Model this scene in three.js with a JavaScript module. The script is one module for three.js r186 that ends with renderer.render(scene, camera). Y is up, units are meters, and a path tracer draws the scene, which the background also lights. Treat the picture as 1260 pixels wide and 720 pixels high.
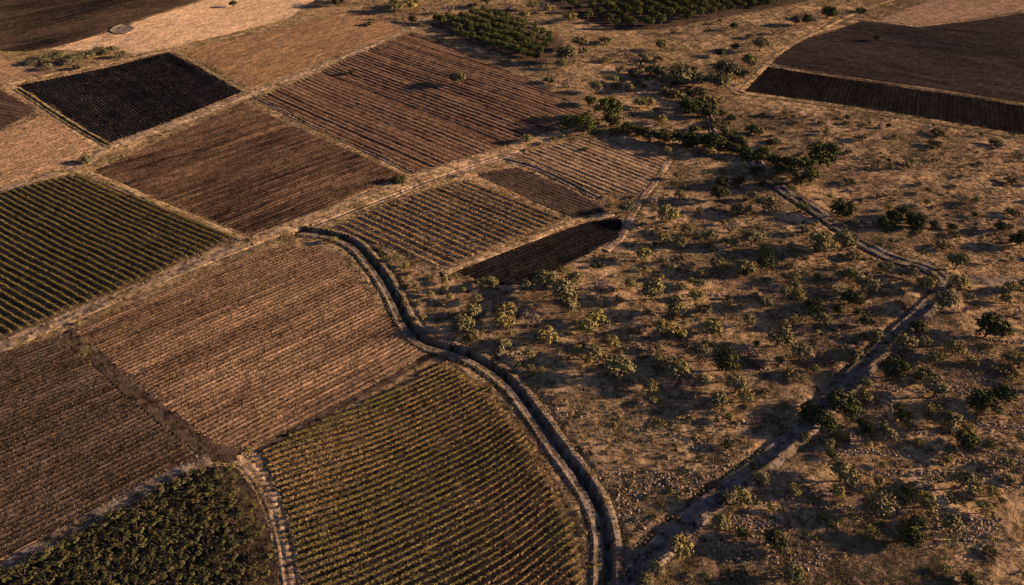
import * as THREE from 'three';
import { mergeGeometries } from 'three/addons/utils/BufferGeometryUtils.js';

// ---------------------------------------------------------------- camera, sky, sun, exposure
const scene = new THREE.Scene();
const camera = new THREE.PerspectiveCamera(2 * Math.atan(360 / 840) * 180 / Math.PI, 1024 / 585, 1, 9000);
camera.position.set(0, 115, 0);
camera.rotation.set(-38 * Math.PI / 180, 0, 0);
scene.add(camera);

const renderer = new THREE.WebGLRenderer({ antialias: true });
renderer.toneMapping = THREE.LinearToneMapping;
renderer.toneMappingExposure = 3.3;
renderer.shadowMap.enabled = true;
renderer.shadowMap.type = THREE.PCFSoftShadowMap;

const SUN_ALT = 13.5 * Math.PI / 180, SUN_AZ = 4 * Math.PI / 180;        // low, almost straight along +x, a touch beyond
const sunDir = new THREE.Vector3(Math.cos(SUN_ALT) * Math.cos(SUN_AZ), Math.sin(SUN_ALT), -Math.cos(SUN_ALT) * Math.sin(SUN_AZ));
const sun = new THREE.DirectionalLight(new THREE.Color().setRGB(1.0, 0.70, 0.43), 5);
sun.target.position.set(0, 0, -220);
sun.position.copy(sun.target.position).addScaledVector(sunDir, 700);
sun.castShadow = true; sun.shadow.radius = 3;
sun.shadow.mapSize.set(4096, 4096);
Object.assign(sun.shadow.camera, { left: -400, right: 400, top: 150, bottom: -150, near: 50, far: 1500 });
scene.add(sun, sun.target);

{ // evening sky: dim blue overhead, warm band at the horizon, warmer towards the sun
  const w = 256, h = 128, d = new Float32Array(w * h * 4);
  for (let j = 0; j < h; j++) for (let i = 0; i < w; i++) {
    const el = (j + 0.5) / h * Math.PI - Math.PI / 2, az = (i + 0.5) / w * 2 * Math.PI - Math.PI;
    const t = Math.pow(Math.max(0, 1 - Math.max(0, el) / 1.2), 3);
    const toward = Math.max(0, Math.cos(az)) * Math.max(0, Math.cos(el)), g = Math.pow(toward, 4) * Math.exp(-Math.max(0, el) * 3);
    const c = [0.038 + 0.040 * t + 0.15 * g, 0.056 + 0.030 * t + 0.09 * g, 0.112 + 0.014 * t + 0.03 * g];
    d.set([c[0], c[1], c[2], 1], (j * w + i) * 4);
  }
  const sky = new THREE.DataTexture(d, w, h, THREE.RGBAFormat, THREE.FloatType);
  sky.mapping = THREE.EquirectangularReflectionMapping; sky.magFilter = THREE.LinearFilter; sky.needsUpdate = true;
  scene.background = sky; scene.environment = sky;
}

// ---------------------------------------------------------------- survey of the place, in metres on the ground (x to the east, z to the south)
const MAP = {
"fields":{"far_fallow":{"p":[[-273.0,-344.5],[-360.3,-483.4],[-161.6,-484.2],[-192.1,-434.7],[-210.2,-392.1],[-229.7,-353.1],[-244.4,-343.9]],"a":-0.877,"s":5.9},"straw":{"p":[[-235.2,-349.3],[-209.4,-360.8],[-208.9,-389.3],[-190.5,-433.0],[-165.2,-478.0],[-111.9,-478.1],[-126.3,-394.6],[-172.2,-345.4],[-186.3,-339.9]],"a":-0.856,"s":6.71},"brown_grid":{"p":[[-164.4,-340.2],[-87.6,-414.7],[-68.5,-397.0],[-59.6,-376.7],[-115.6,-295.2]],"a":-0.962,"s":4.2},"black":{"p":[[-222.0,-298.1],[-170.3,-340.6],[-118.5,-290.6],[-152.4,-238.5]],"a":0.777,"s":1.44},"left_furrow":{"p":[[-260.2,-311.8],[-226.3,-293.0],[-195.4,-267.4],[-199.7,-248.9],[-210.2,-235.4]],"a":0.398,"s":2.55},"left_pale":{"p":[[-208.5,-232.8],[-197.1,-244.5],[-190.9,-264.0],[-158.1,-235.9],[-158.2,-223.9],[-174.0,-204.8],[-184.7,-195.3]],"a":-1.012,"s":2.64},"left_far":{"p":[[-278.1,-339.7],[-254.7,-340.7],[-222.1,-314.4],[-231.2,-301.3],[-262.9,-316.0]],"a":0.658,"s":1.8},"brown_stubble":{"p":[[-148.7,-216.3],[-115.0,-279.3],[-71.8,-242.6],[-38.0,-212.8],[-60.4,-190.5],[-79.3,-174.6]],"a":-0.753,"s":1.93},"long_furrow":{"p":[[-109.7,-284.7],[-54.1,-374.4],[-35.8,-358.8],[3.7,-307.1],[30.3,-269.1],[19.1,-250.4],[-9.0,-230.5],[-33.8,-216.1],[-69.3,-245.7]],"a":0.721,"s":2.68},"green_vineyard":{"p":[[-186.2,-189.4],[-171.9,-201.2],[-151.7,-214.4],[-83.9,-173.3],[-107.2,-148.4],[-129.1,-128.2],[-139.0,-118.5]],"a":0.558,"s":1.96},"centre_rows":{"p":[[-112.3,-131.0],[-95.6,-147.4],[-74.4,-167.9],[-57.8,-169.4],[-46.5,-158.0],[-34.6,-140.4],[-26.8,-129.7],[-21.8,-125.0],[-39.0,-107.6],[-53.3,-94.6],[-61.6,-93.5]],"a":-0.709,"s":1.3},"left_rows":{"p":[[-137.5,-113.5],[-126.3,-123.6],[-114.6,-129.9],[-87.4,-108.7],[-64.9,-92.2],[-80.6,-78.8],[-93.2,-68.1],[-102.0,-61.5]],"a":-0.686,"s":1.33},"orchard_soil":{"p":[[-94.6,-60.8],[-91.0,-64.3],[-79.1,-75.6],[-63.7,-88.9],[-57.0,-89.0],[-50.3,-81.9],[-44.2,-71.3],[-38.7,-57.5],[-92.4,-57.3]],"a":-0.711,"s":1.42},"near_vineyard":{"p":[[-52.8,-91.5],[-38.4,-104.7],[-16.3,-122.1],[-5.7,-112.3],[2.7,-99.6],[9.8,-83.9],[12.7,-74.1],[13.3,-60.5],[12.9,-56.2],[-34.8,-56.1],[-43.4,-76.5],[-47.6,-83.9]],"a":-0.566,"s":1.44},"small_vineyard":{"p":[[-55.3,-178.9],[-39.7,-193.3],[-16.3,-210.2],[2.7,-197.6],[16.6,-185.8],[-2.4,-170.7],[-18.5,-157.5],[-36.1,-167.4]],"a":0.633,"s":2.41},"dark_triangle":{"p":[[-13.2,-215.2],[1.2,-220.5],[19.4,-205.8],[31.7,-191.0],[19.7,-186.4],[2.7,-200.9]],"a":0.633,"s":1.62},"black_strip":{"p":[[-16.1,-156.0],[2.4,-169.1],[21.0,-183.0],[34.5,-188.0],[35.8,-178.3],[21.5,-165.1],[4.5,-150.6],[-4.5,-149.8]],"a":-0.601,"s":1.27},"pale_rows":{"p":[[1.8,-230.5],[21.7,-240.8],[44.8,-246.4],[58.3,-229.9],[51.0,-215.4],[43.4,-202.3],[30.2,-202.5],[17.2,-214.8]],"a":0.722,"s":2.47},"right_brown":{"p":[[124.9,-330.7],[149.8,-359.7],[194.5,-392.5],[219.4,-378.5],[300.8,-411.2],[345.3,-428.2],[238.6,-268.0],[217.1,-277.5],[172.0,-300.4],[129.1,-324.1]],"a":0.519,"s":5.73},"right_black":{"p":[[101.6,-291.5],[123.0,-324.3],[170.4,-296.6],[214.9,-273.9],[236.2,-264.5],[216.6,-235.3],[198.5,-246.2],[137.7,-277.0]],"a":-1.089,"s":0.73},"right_tan":{"p":[[202.3,-391.9],[259.0,-441.3],[294.7,-481.6],[378.6,-486.2],[343.5,-433.0],[296.9,-412.6],[223.7,-383.0]],"a":-0.551,"s":3.78},"orchard_green_soil":{"p":[[-47.3,-389.8],[-14.1,-409.5],[26.9,-358.7],[13.0,-318.3],[3.9,-327.7]],"a":0.793,"s":5.22},"orchard_far_soil":{"p":[[5.3,-478.4],[32.5,-405.7],[56.7,-375.3],[79.9,-378.0],[108.0,-390.5],[144.3,-414.3],[176.8,-433.3],[229.0,-477.7]],"a":1.242,"s":5.06}},
"lines":{"cross_road":[[-134.7,-117.9],[-127.4,-125.4],[-109.2,-143.1],[-94.8,-156.9],[-78.8,-171.4]],"main_road":[[-79.0,-171.9],[-70.5,-178.9],[-59.6,-187.0],[-48.3,-197.0],[-36.2,-207.4],[-20.5,-221.8],[-9.0,-229.8],[3.1,-238.2],[19.0,-248.2]],"road_ditch":[[-61.9,-180.0],[-54.2,-185.9],[-40.3,-197.6],[-25.5,-212.1],[-11.7,-222.8],[3.0,-233.0]],"upper_road":[[-183.4,-193.3],[-172.8,-202.7],[-161.8,-213.0],[-154.4,-221.0],[-150.9,-238.6],[-143.3,-249.4],[-132.0,-266.1],[-117.0,-287.9],[-104.1,-306.4],[-89.8,-326.3],[-74.0,-348.4],[-57.2,-378.5],[-46.4,-404.4],[-33.6,-421.7]],"upper_ditch":[[-149.7,-235.8],[-139.9,-248.9],[-129.5,-263.7],[-115.7,-283.6],[-100.5,-306.7],[-83.2,-332.6],[-66.7,-354.9]],"hedge_line":[[-150.9,-216.2],[-133.1,-205.8],[-114.5,-194.0],[-97.1,-182.8],[-81.1,-172.3]],"mid_ditch":[[-111.5,-283.7],[-90.1,-265.6],[-69.4,-246.4],[-50.9,-229.6],[-34.8,-214.8]],"pale_kerb":[[-219.6,-294.0],[-191.7,-269.2],[-170.9,-251.2],[-152.6,-237.0]],"black_top":[[-226.3,-299.2],[-210.1,-316.9],[-189.3,-330.3],[-170.4,-342.9]],"black_right":[[-169.0,-341.6],[-145.1,-317.7],[-117.8,-290.6]],"straw_edge":[[-172.0,-341.9],[-151.8,-360.0],[-125.6,-388.5],[-88.5,-419.8]],"canal":[[-64.6,-177.4],[-57.1,-175.4],[-48.0,-170.4],[-38.8,-158.0],[-32.3,-146.0],[-27.4,-134.9],[-22.5,-127.9],[-14.7,-124.6],[-8.3,-120.9],[-1.5,-114.6],[4.8,-104.4],[9.7,-94.5],[13.9,-86.6],[16.6,-80.0],[17.6,-72.8],[17.1,-66.6],[16.3,-60.5]],"lane":[[90.4,-236.4],[88.2,-221.1],[92.2,-203.2],[97.6,-191.2],[101.3,-180.1],[105.0,-170.7],[111.1,-162.5],[119.1,-156.9],[120.7,-151.8],[114.0,-144.5],[105.5,-136.8],[93.1,-126.5],[82.4,-117.2],[72.1,-107.6],[62.8,-99.1],[54.6,-92.3],[44.1,-84.5],[34.6,-77.8],[25.5,-69.7],[17.0,-61.2]],"lane_branch":[[121.1,-152.6],[129.6,-152.6],[138.8,-152.6],[152.0,-151.6]],"field_path":[[58.8,-229.3],[50.5,-212.4],[43.4,-198.6],[36.5,-183.6],[33.4,-175.6],[27.9,-168.3]],"strip_edge":[[-19.5,-155.2],[-7.1,-163.6],[4.9,-172.8],[19.3,-184.4],[32.8,-189.5]],"pale_ditch":[[-3.6,-226.7],[5.9,-221.8],[17.0,-211.9],[28.6,-199.8]],"orchard_edge":[[-95.6,-62.5],[-91.9,-65.9],[-86.2,-71.4],[-79.9,-77.3],[-70.7,-85.6],[-63.2,-91.2]],"rut_track":[[-57.5,-91.5],[-53.3,-88.6],[-48.6,-82.7],[-44.4,-75.6],[-41.1,-68.8],[-37.5,-60.3]],"soil_gap":[[-113.7,-130.5],[-100.6,-120.6],[-85.6,-108.7],[-73.9,-100.1],[-63.0,-92.6],[-57.5,-91.5]],"vine_shade_strip":[[-53.5,-92.8],[-46.3,-99.5],[-38.8,-106.4],[-28.9,-114.8],[-19.1,-123.8]],"vine_bank":[[-58.3,-171.9],[-47.5,-163.5],[-38.9,-151.3],[-31.8,-138.7],[-25.0,-127.9],[-15.6,-123.0],[-4.6,-112.8],[3.6,-100.0],[10.5,-84.3],[13.3,-74.6],[14.7,-66.6]],"right_edge":[[97.3,-287.5],[115.2,-282.2],[136.2,-273.2],[168.7,-256.4],[196.4,-242.6],[210.4,-235.3]],"hill_path":[[100.6,-290.5],[126.3,-332.8],[150.2,-361.0],[181.5,-393.6],[214.3,-423.1],[249.4,-452.9]],"tan_path":[[192.6,-398.9],[206.3,-388.4],[220.1,-380.0]],"field_bund":[[124.7,-327.5],[171.2,-298.5],[216.0,-275.7],[235.0,-267.7]],"creek":[[63.3,-331.8],[58.4,-309.7],[62.4,-301.9],[73.9,-285.4],[80.4,-267.1],[79.4,-248.5],[89.2,-237.8]]},
"trees":[[-5.4,-148.9,3.6,"g"],[-8.7,-148.8,3.2,"g"],[3.8,-147.0,4.5,"g"],[9.0,-149.5,5.5,"g"],[13.1,-143.7,6.2,"g"],[15.0,-138.6,4.8,"g"],[17.4,-150.6,4.6,"g"],[14.7,-155.1,3.2,"y"],[-9.6,-142.7,2.9,"g"],[-9.8,-137.5,3.9,"y"],[-1.3,-137.1,3.9,"y"],[-2.3,-132.6,4.6,"y"],[5.0,-133.7,4.7,"b"],[6.3,-140.0,2.0,"b"],[-12.3,-131.5,4.6,"g"],[-9.5,-129.0,2.9,"g"],[8.3,-126.7,4.5,"y"],[-3.2,-123.4,4.4,"g"],[4.0,-121.9,2.6,"g"],[21.2,-134.2,4.2,"y"],[18.7,-129.8,4.6,"y"],[17.3,-126.5,3.3,"b"],[24.4,-125.3,3.3,"y"],[16.1,-122.1,2.8,"y"],[19.8,-120.9,4.0,"g"],[18.4,-119.3,2.0,"y"],[25.2,-115.5,6.3,"g"],[24.6,-148.1,4.5,"b"],[22.8,-141.8,3.9,"b"],[32.3,-149.3,3.2,"g"],[30.1,-136.3,2.1,"b"],[10.1,-108.5,1.5,"s"],[37.8,-144.3,6.2,"g"],[42.6,-138.5,5.6,"g"],[53.1,-154.9,2.8,"y"],[51.6,-149.1,3.4,"g"],[46.0,-148.1,2.7,"g"],[41.6,-153.5,2.1,"y"],[49.8,-144.0,3.3,"y"],[50.5,-138.2,4.3,"s"],[50.9,-130.7,4.6,"y"],[57.7,-141.5,3.1,"s"],[60.5,-132.9,3.4,"g"],[67.0,-140.6,3.7,"g"],[73.4,-144.7,3.8,"g"],[76.9,-143.3,3.5,"y"],[78.0,-151.5,3.2,"g"],[66.6,-155.7,3.3,"y"],[78.6,-137.0,4.7,"d"],[78.9,-133.6,3.8,"g"],[72.4,-133.6,2.7,"y"],[69.5,-132.2,2.5,"y"],[65.5,-125.2,5.3,"g"],[69.6,-120.1,4.8,"g"],[38.4,-129.2,5.0,"y"],[42.4,-128.4,2.9,"y"],[57.8,-121.4,4.0,"b"],[45.2,-119.8,4.4,"g"],[50.3,-116.8,5.9,"d"],[34.9,-118.0,3.5,"g"],[38.7,-114.8,5.1,"g"],[44.3,-112.4,3.1,"g"],[33.8,-123.6,2.8,"b"],[48.1,-126.5,2.9,"b"],[51.2,-109.1,4.9,"g"],[52.7,-106.3,3.3,"y"],[45.8,-104.9,3.7,"g"],[31.8,-109.9,3.2,"g"],[31.7,-106.5,1.9,"g"],[65.2,-114.8,3.5,"s"],[71.5,-115.9,2.3,"g"],[47.8,-112.6,2.7,"b"],[66.0,-102.3,4.0,"d"],[32.4,-130.4,3.3,"b"],[36.7,-133.6,3.4,"b"],[58.2,-109.2,1.9,"s"],[94.2,-152.0,3.7,"g"],[95.8,-146.1,5.4,"g"],[89.5,-141.2,4.8,"d"],[111.5,-153.2,3.2,"g"],[112.4,-147.5,4.5,"y"],[113.6,-139.2,5.2,"g"],[122.0,-149.0,5.0,"y"],[135.9,-146.9,3.8,"y"],[131.9,-142.0,3.1,"y"],[118.3,-127.8,7.1,"d"],[101.8,-129.1,3.7,"d"],[95.4,-122.6,4.9,"g"],[101.3,-124.5,3.3,"y"],[107.0,-121.3,4.4,"y"],[100.6,-118.9,3.6,"g"],[110.0,-118.3,2.4,"y"],[88.6,-114.1,5.4,"d"],[90.6,-132.2,2.9,"d"],[85.1,-132.5,3.8,"b"],[85.5,-137.9,2.2,"d"],[90.2,-127.3,3.3,"g"],[81.5,-119.8,4.0,"g"],[118.5,-137.9,2.6,"b"],[121.7,-142.3,3.1,"g"],[130.9,-136.6,3.4,"b"],[120.2,-118.4,3.6,"y"],[116.3,-114.9,3.9,"s"],[116.6,-124.4,2.8,"s"],[96.0,-107.7,5.3,"g"],[97.0,-113.3,4.6,"s"],[103.9,-104.7,5.2,"d"],[109.3,-106.3,4.9,"d"],[79.4,-106.5,3.0,"y"],[81.5,-110.3,3.0,"g"],[73.3,-103.4,5.5,"d"],[83.3,-103.2,3.3,"b"],[92.7,-103.4,2.9,"y"],[107.3,-102.8,2.5,"g"],[105.9,-134.0,3.4,"b"],[96.9,-138.3,2.2,"b"],[140.7,-148.4,3.6,"g"],[49.1,-183.5,5.7,"y"],[45.9,-194.0,3.7,"b"],[50.6,-192.0,2.7,"b"],[55.3,-197.4,3.8,"g"],[53.8,-176.7,3.5,"g"],[59.4,-171.6,4.0,"g"],[50.5,-170.0,3.4,"g"],[45.5,-171.9,3.5,"y"],[38.2,-162.9,4.8,"y"],[58.3,-157.5,4.2,"g"],[65.6,-155.8,4.7,"g"],[72.2,-158.7,4.7,"d"],[74.0,-165.7,4.1,"y"],[71.8,-169.8,5.4,"g"],[65.4,-169.4,2.9,"y"],[67.0,-177.4,4.6,"b"],[68.8,-197.3,5.4,"d"],[73.0,-188.0,6.3,"s"],[81.2,-189.4,5.8,"g"],[79.4,-197.6,3.3,"g"],[77.9,-207.4,3.9,"d"],[71.7,-207.0,4.5,"d"],[86.5,-215.9,4.6,"d"],[86.7,-208.0,4.8,"g"],[74.7,-217.2,2.9,"s"],[93.0,-189.2,3.7,"g"],[100.1,-209.7,9.7,"O"],[109.1,-219.2,10.1,"O"],[96.5,-206.2,3.9,"g"],[82.3,-232.2,4.3,"d"],[72.3,-229.4,4.5,"y"],[69.4,-232.5,3.0,"b"],[89.5,-176.1,3.0,"g"],[89.9,-166.0,7.3,"g"],[82.6,-166.5,3.2,"y"],[79.1,-162.2,3.3,"b"],[57.3,-212.2,2.8,"g"],[56.9,-230.5,3.6,"g"],[44.0,-160.9,2.4,"g"],[48.8,-163.5,2.9,"s"],[43.0,-170.4,1.7,"d"],[56.7,-176.3,2.5,"b"],[111.4,-235.6,3.7,"b"],[124.4,-230.2,2.7,"s"],[115.9,-207.8,3.9,"s"],[139.1,-218.3,3.5,"s"],[158.2,-234.5,4.3,"s"],[181.9,-236.4,5.0,"s"],[170.7,-208.0,4.2,"s"],[151.5,-194.2,2.7,"y"],[159.9,-187.0,4.7,"s"],[150.2,-178.6,3.6,"d"],[152.0,-170.8,4.9,"d"],[120.3,-182.8,5.2,"d"],[126.5,-181.4,5.1,"d"],[116.3,-179.6,4.1,"d"],[131.0,-180.2,2.5,"d"],[135.4,-175.4,3.0,"s"],[128.5,-168.6,4.4,"s"],[126.6,-157.8,5.2,"g"],[137.5,-160.5,2.8,"b"],[104.8,-155.5,3.7,"g"],[97.7,-167.1,6.4,"g"],[104.0,-187.2,6.9,"d"],[98.7,-162.9,3.8,"s"],[125.5,-185.3,3.6,"d"],[47.5,-100.7,2.3,"y"],[49.7,-84.9,2.6,"g"],[43.9,-79.7,3.9,"y"],[55.7,-82.2,2.4,"y"],[48.6,-71.3,3.7,"d"],[31.0,-69.6,3.6,"y"],[67.3,-98.3,5.0,"d"],[62.5,-95.6,2.5,"g"],[66.6,-93.5,2.1,"y"],[39.3,-75.2,3.1,"g"],[49.5,-69.3,2.4,"g"],[26.5,-81.2,1.1,"s"],[30.6,-77.1,1.1,"s"],[60.2,-103.7,1.8,"g"],[76.2,-98.9,2.9,"d"],[78.2,-95.4,4.2,"g"],[85.5,-98.0,3.0,"g"],[70.6,-95.8,2.5,"y"],[93.0,-98.5,5.0,"g"],[95.8,-94.1,4.5,"d"],[98.3,-98.5,2.5,"y"],[86.0,-94.1,2.1,"y"],[89.7,-90.0,2.0,"y"],[91.4,-92.0,2.2,"g"],[101.1,-93.0,2.1,"y"],[101.1,-88.4,2.7,"g"],[108.3,-95.0,2.4,"g"],[66.2,-84.9,5.0,"g"],[73.3,-84.0,2.3,"y"],[89.4,-83.5,4.6,"g"],[94.8,-81.7,2.6,"y"],[69.8,-77.3,5.1,"g"],[77.8,-81.7,2.6,"d"],[80.2,-79.0,4.2,"y"],[90.8,-77.9,2.9,"y"],[82.4,-74.6,3.7,"g"],[73.0,-71.8,4.0,"d"],[76.1,-74.7,2.8,"d"],[66.9,-72.7,2.5,"y"],[60.9,-75.2,2.2,"y"],[64.1,-81.4,2.6,"y"],[86.6,-80.6,2.3,"s"],[96.0,-80.1,1.6,"y"],[100.2,-85.2,2.6,"s"],[75.2,-93.9,1.4,"y"],[77.5,-65.9,1.5,"y"],[80.2,-63.6,2.6,"d"],[87.8,-69.4,2.4,"s"],[49.5,-64.6,3.5,"g"],[23.5,-63.6,2.6,"g"],[26.0,-65.8,2.6,"g"],[28.3,-249.1,7.8,"R"],[21.7,-251.1,5.8,"R"],[37.8,-261.0,8.7,"R"],[5.9,-240.7,3.8,"g"],[49.5,-245.8,5.7,"h"],[52.9,-241.8,5.7,"h"],[57.0,-238.2,6.9,"h"],[64.6,-239.4,7.5,"h"],[69.6,-236.5,6.8,"h"],[75.7,-234.9,8.0,"h"],[82.2,-231.8,4.9,"h"],[44.5,-248.9,5.1,"h"],[39.7,-254.0,5.9,"h"],[37.3,-189.9,4.8,"L"],[94.9,-247.2,4.5,"s"],[73.8,-267.4,6.8,"d"],[49.9,-248.7,5.8,"s"],[39.6,-247.7,4.5,"s"],[86.5,-229.9,5.4,"h"],[67.9,-305.8,6.8,"P"],[73.5,-296.2,11.2,"P"],[80.8,-296.4,8.9,"P"],[97.4,-304.8,12.2,"P"],[104.9,-307.6,7.6,"P"],[90.8,-292.9,8.8,"P"],[63.5,-308.4,6.1,"P"],[80.3,-308.5,6.8,"P"],[26.1,-325.3,8.8,"Q"],[22.9,-317.7,5.0,"Q"],[34.7,-335.4,4.0,"g"],[33.8,-344.2,7.5,"g"],[31.5,-390.4,6.4,"y"],[20.1,-408.6,4.7,"y"],[74.5,-344.0,5.8,"g"],[70.5,-327.6,4.8,"s"],[70.0,-283.3,7.8,"s"],[83.5,-276.6,8.4,"s"],[47.0,-353.9,6.8,"s"],[36.5,-287.8,5.0,"g"],[25.2,-293.8,5.1,"b"],[33.1,-274.5,4.8,"d"],[17.1,-299.4,5.2,"s"],[57.0,-273.8,4.8,"y"],[55.5,-297.3,5.2,"s"],[59.9,-258.7,4.0,"y"],[53.4,-272.9,4.8,"y"],[45.8,-294.4,5.1,"s"],[124.8,-346.0,7.5,"g"],[143.5,-371.0,5.7,"b"],[155.2,-385.4,6.3,"g"],[161.5,-385.6,6.3,"d"],[119.3,-376.0,4.0,"d"],[124.2,-363.5,3.9,"s"],[114.2,-386.1,3.2,"y"],[92.7,-371.8,3.5,"b"],[112.9,-347.2,4.1,"d"],[103.2,-337.4,4.8,"d"],[113.7,-325.7,5.5,"d"],[177.5,-398.8,7.9,"d"],[201.0,-410.6,6.7,"s"],[113.2,-321.3,5.4,"g"],[132.3,-240.3,4.1,"s"],[164.1,-245.8,5.1,"s"],[92.9,-248.0,4.5,"d"],[-23.6,-297.7,7.1,"A"],[-74.1,-312.7,2.7,"a"],[-152.6,-222.1,3.8,"j"],[-165.2,-423.1,3.9,"e"],[-102.1,-421.3,6.8,"d"],[-67.0,-409.5,8.6,"g"],[-55.6,-391.6,4.5,"d"],[-56.1,-421.5,7.8,"g"],[-48.1,-407.7,6.6,"b"],[-36.1,-410.0,5.7,"b"],[-39.1,-208.2,4.5,"k"],[188.5,-359.6,3.4,"f"],[-226.2,-328.8,6.3,"m"],[-222.8,-335.1,7.3,"m"],[-211.7,-327.4,7.9,"m"],[-208.3,-334.9,7.3,"m"],[-203.1,-339.1,7.3,"m"],[-198.1,-342.5,5.7,"m"],[-205.1,-320.5,5.4,"m"],[-218.9,-319.0,4.6,"m"],[-230.2,-325.6,4.7,"m"],[-191.9,-335.9,4.8,"m"],[-114.3,-424.1,5.9,"b"],[-92.5,-429.4,7.9,"g"],[-23.8,-418.5,5.8,"s"],[-14.4,-420.6,6.8,"g"],[-2.8,-415.5,5.8,"b"],[6.8,-396.7,5.5,"y"],[13.3,-382.6,4.5,"s"],[11.8,-414.6,6.7,"g"],[-72.7,-394.3,4.6,"b"],[-61.3,-397.6,5.5,"b"],[-59.2,-415.0,6.7,"y"],[-77.8,-384.3,4.5,"s"],[27.3,-233.8,2.4,"s"],[15.5,-241.6,2.5,"s"],[10.1,-237.9,2.2,"s"],[-10.2,-151.2,2.0,"s"],[-18.5,-151.2,2.0,"y"],[-22.7,-152.9,2.3,"s"],[-26.4,-148.7,2.0,"y"],[-29.6,-149.6,1.8,"s"],[-25.0,-142.0,1.7,"s"],[-22.0,-145.3,2.0,"y"],[-18.5,-141.8,2.2,"s"],[-23.3,-136.2,1.7,"y"],[-19.1,-136.1,1.9,"s"],[-28.7,-155.0,1.8,"s"],[-33.4,-161.3,2.1,"g"],[-30.2,-158.4,1.9,"y"],[-53.6,-170.5,2.2,"y"],[-38.4,-166.7,1.9,"s"],[45.7,-300.4,3.7,"y"],[50.9,-312.6,4.6,"s"],[44.9,-326.5,4.8,"s"],[51.5,-288.8,4.3,"g"],[132.5,-255.2,2.6,"s"],[145.7,-241.3,2.5,"s"],[122.8,-255.0,2.9,"s"],[113.3,-255.6,2.6,"s"],[111.0,-263.7,2.7,"y"],[102.8,-263.7,3.0,"s"],[138.6,-206.0,2.5,"s"],[128.3,-217.9,2.3,"s"],[155.1,-211.3,2.3,"s"],[167.0,-220.4,2.4,"s"],[121.9,-198.9,2.2,"s"],[98.7,-228.6,3.0,"b"],[100.6,-240.2,3.1,"s"],[92.8,-228.8,4.8,"h"],[93.9,-222.5,4.7,"h"],[94.5,-216.8,4.1,"h"],[90.5,-213.1,3.4,"h"],[98.1,-221.1,4.7,"h"],[79.6,-235.8,4.9,"h"],[73.7,-239.9,5.0,"h"],[61.3,-239.8,5.0,"h"],[65.9,-236.2,4.3,"h"],[86.3,-236.1,4.3,"h"],[89.3,-226.9,4.2,"h"],[68.2,-293.1,5.8,"s"],[81.6,-285.3,6.4,"s"],[83.1,-271.7,6.2,"s"],[78.9,-263.4,4.7,"d"],[81.0,-255.3,5.2,"s"],[84.1,-248.0,5.1,"s"],[85.6,-241.5,4.4,"d"],[60.9,-315.9,4.6,"s"],[124.6,-180.0,3.6,"d"],[124.1,-186.7,3.7,"d"]],
"stones":[[[[29.0,-91.9],[44.8,-87.4],[60.3,-79.6],[53.5,-64.6],[24.6,-64.2],[19.1,-66.6]],2600],[[[21.2,-84.0],[34.1,-91.7],[26.0,-73.0],[19.1,-76.7]],500],[[[60.3,-79.6],[98.3,-76.4],[92.3,-66.3],[53.5,-64.6]],1700],[[[75.2,-206.7],[-14.1,-124.9],[27.5,-105.5],[95.1,-126.5],[119.2,-150.2],[96.9,-175.2]],2400],[[[82.0,-123.8],[131.6,-133.1],[100.4,-80.0],[64.8,-83.4]],2600],[[[5.5,-106.1],[50.6,-110.1],[61.5,-98.0],[33.5,-80.0],[18.0,-84.1]],1200],[[[119.0,-235.8],[184.8,-223.0],[147.4,-159.2],[111.0,-185.1]],900],[[[88.1,-78.0],[97.2,-77.3],[95.5,-72.9],[87.4,-73.6]],160]],"lit_strip_stones":[[[88.4,-91.6],[68.2,-92.3]],[[117.4,-109.2],[95.7,-110.6]],[[96.9,-98.2],[79.0,-97.6]],[[84.3,-110.1],[101.3,-110.5]],[[113.6,-112.5],[100.7,-113.1]],[[68.4,-88.3],[86.0,-86.7],[99.3,-86.7]],[[102.3,-128.8],[127.7,-126.7]],[[-2.0,-123.0],[13.9,-122.1],[25.7,-120.7]],[[2.0,-120.4],[-8.1,-124.8]],[[-1.9,-115.1],[1.9,-108.1],[5.5,-104.9]],[[81.3,-77.0],[93.8,-76.9]],[[53.5,-138.4],[70.2,-137.1]],[[46.6,-146.6],[66.0,-144.8]],[[53.2,-82.4],[64.1,-81.5]],[[101.0,-99.3],[112.0,-100.0]]],"pool":[[-216.0,-376.1],[-216.7,-382.6],[-213.6,-386.6],[-207.8,-383.7],[-204.1,-378.1],[-204.3,-371.6],[-208.6,-369.3],[-212.7,-370.8]]};

// ---------------------------------------------------------------- helpers
let seed = 12345;
const rnd = () => { seed = (seed * 1664525 + 1013904223) >>> 0; return seed / 4294967296; };
const rr = (a, b) => a + (b - a) * rnd();
const pick = a => a[Math.floor(rnd() * a.length)];
const clamp = (v, a, b) => Math.min(b, Math.max(a, v));
const smooth = (a, b, v) => { const t = clamp((v - a) / (b - a), 0, 1); return t * t * (3 - 2 * t); };
function hash(i, j) { let n = (i * 374761393 + j * 668265263) | 0; n = Math.imul(n ^ (n >>> 13), 1274126177); return ((n ^ (n >>> 16)) >>> 0) / 4294967296; }
function vnoise(x, y, per = 0) {
  const xi = Math.floor(x), yi = Math.floor(y), fx = x - xi, fy = y - yi, u = fx * fx * (3 - 2 * fx), v = fy * fy * (3 - 2 * fy);
  const H = (a, b) => per ? hash(((a % per) + per) % per, ((b % per) + per) % per) : hash(a, b);
  return (H(xi, yi) * (1 - u) + H(xi + 1, yi) * u) * (1 - v) + (H(xi, yi + 1) * (1 - u) + H(xi + 1, yi + 1) * u) * v;
}
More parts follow.
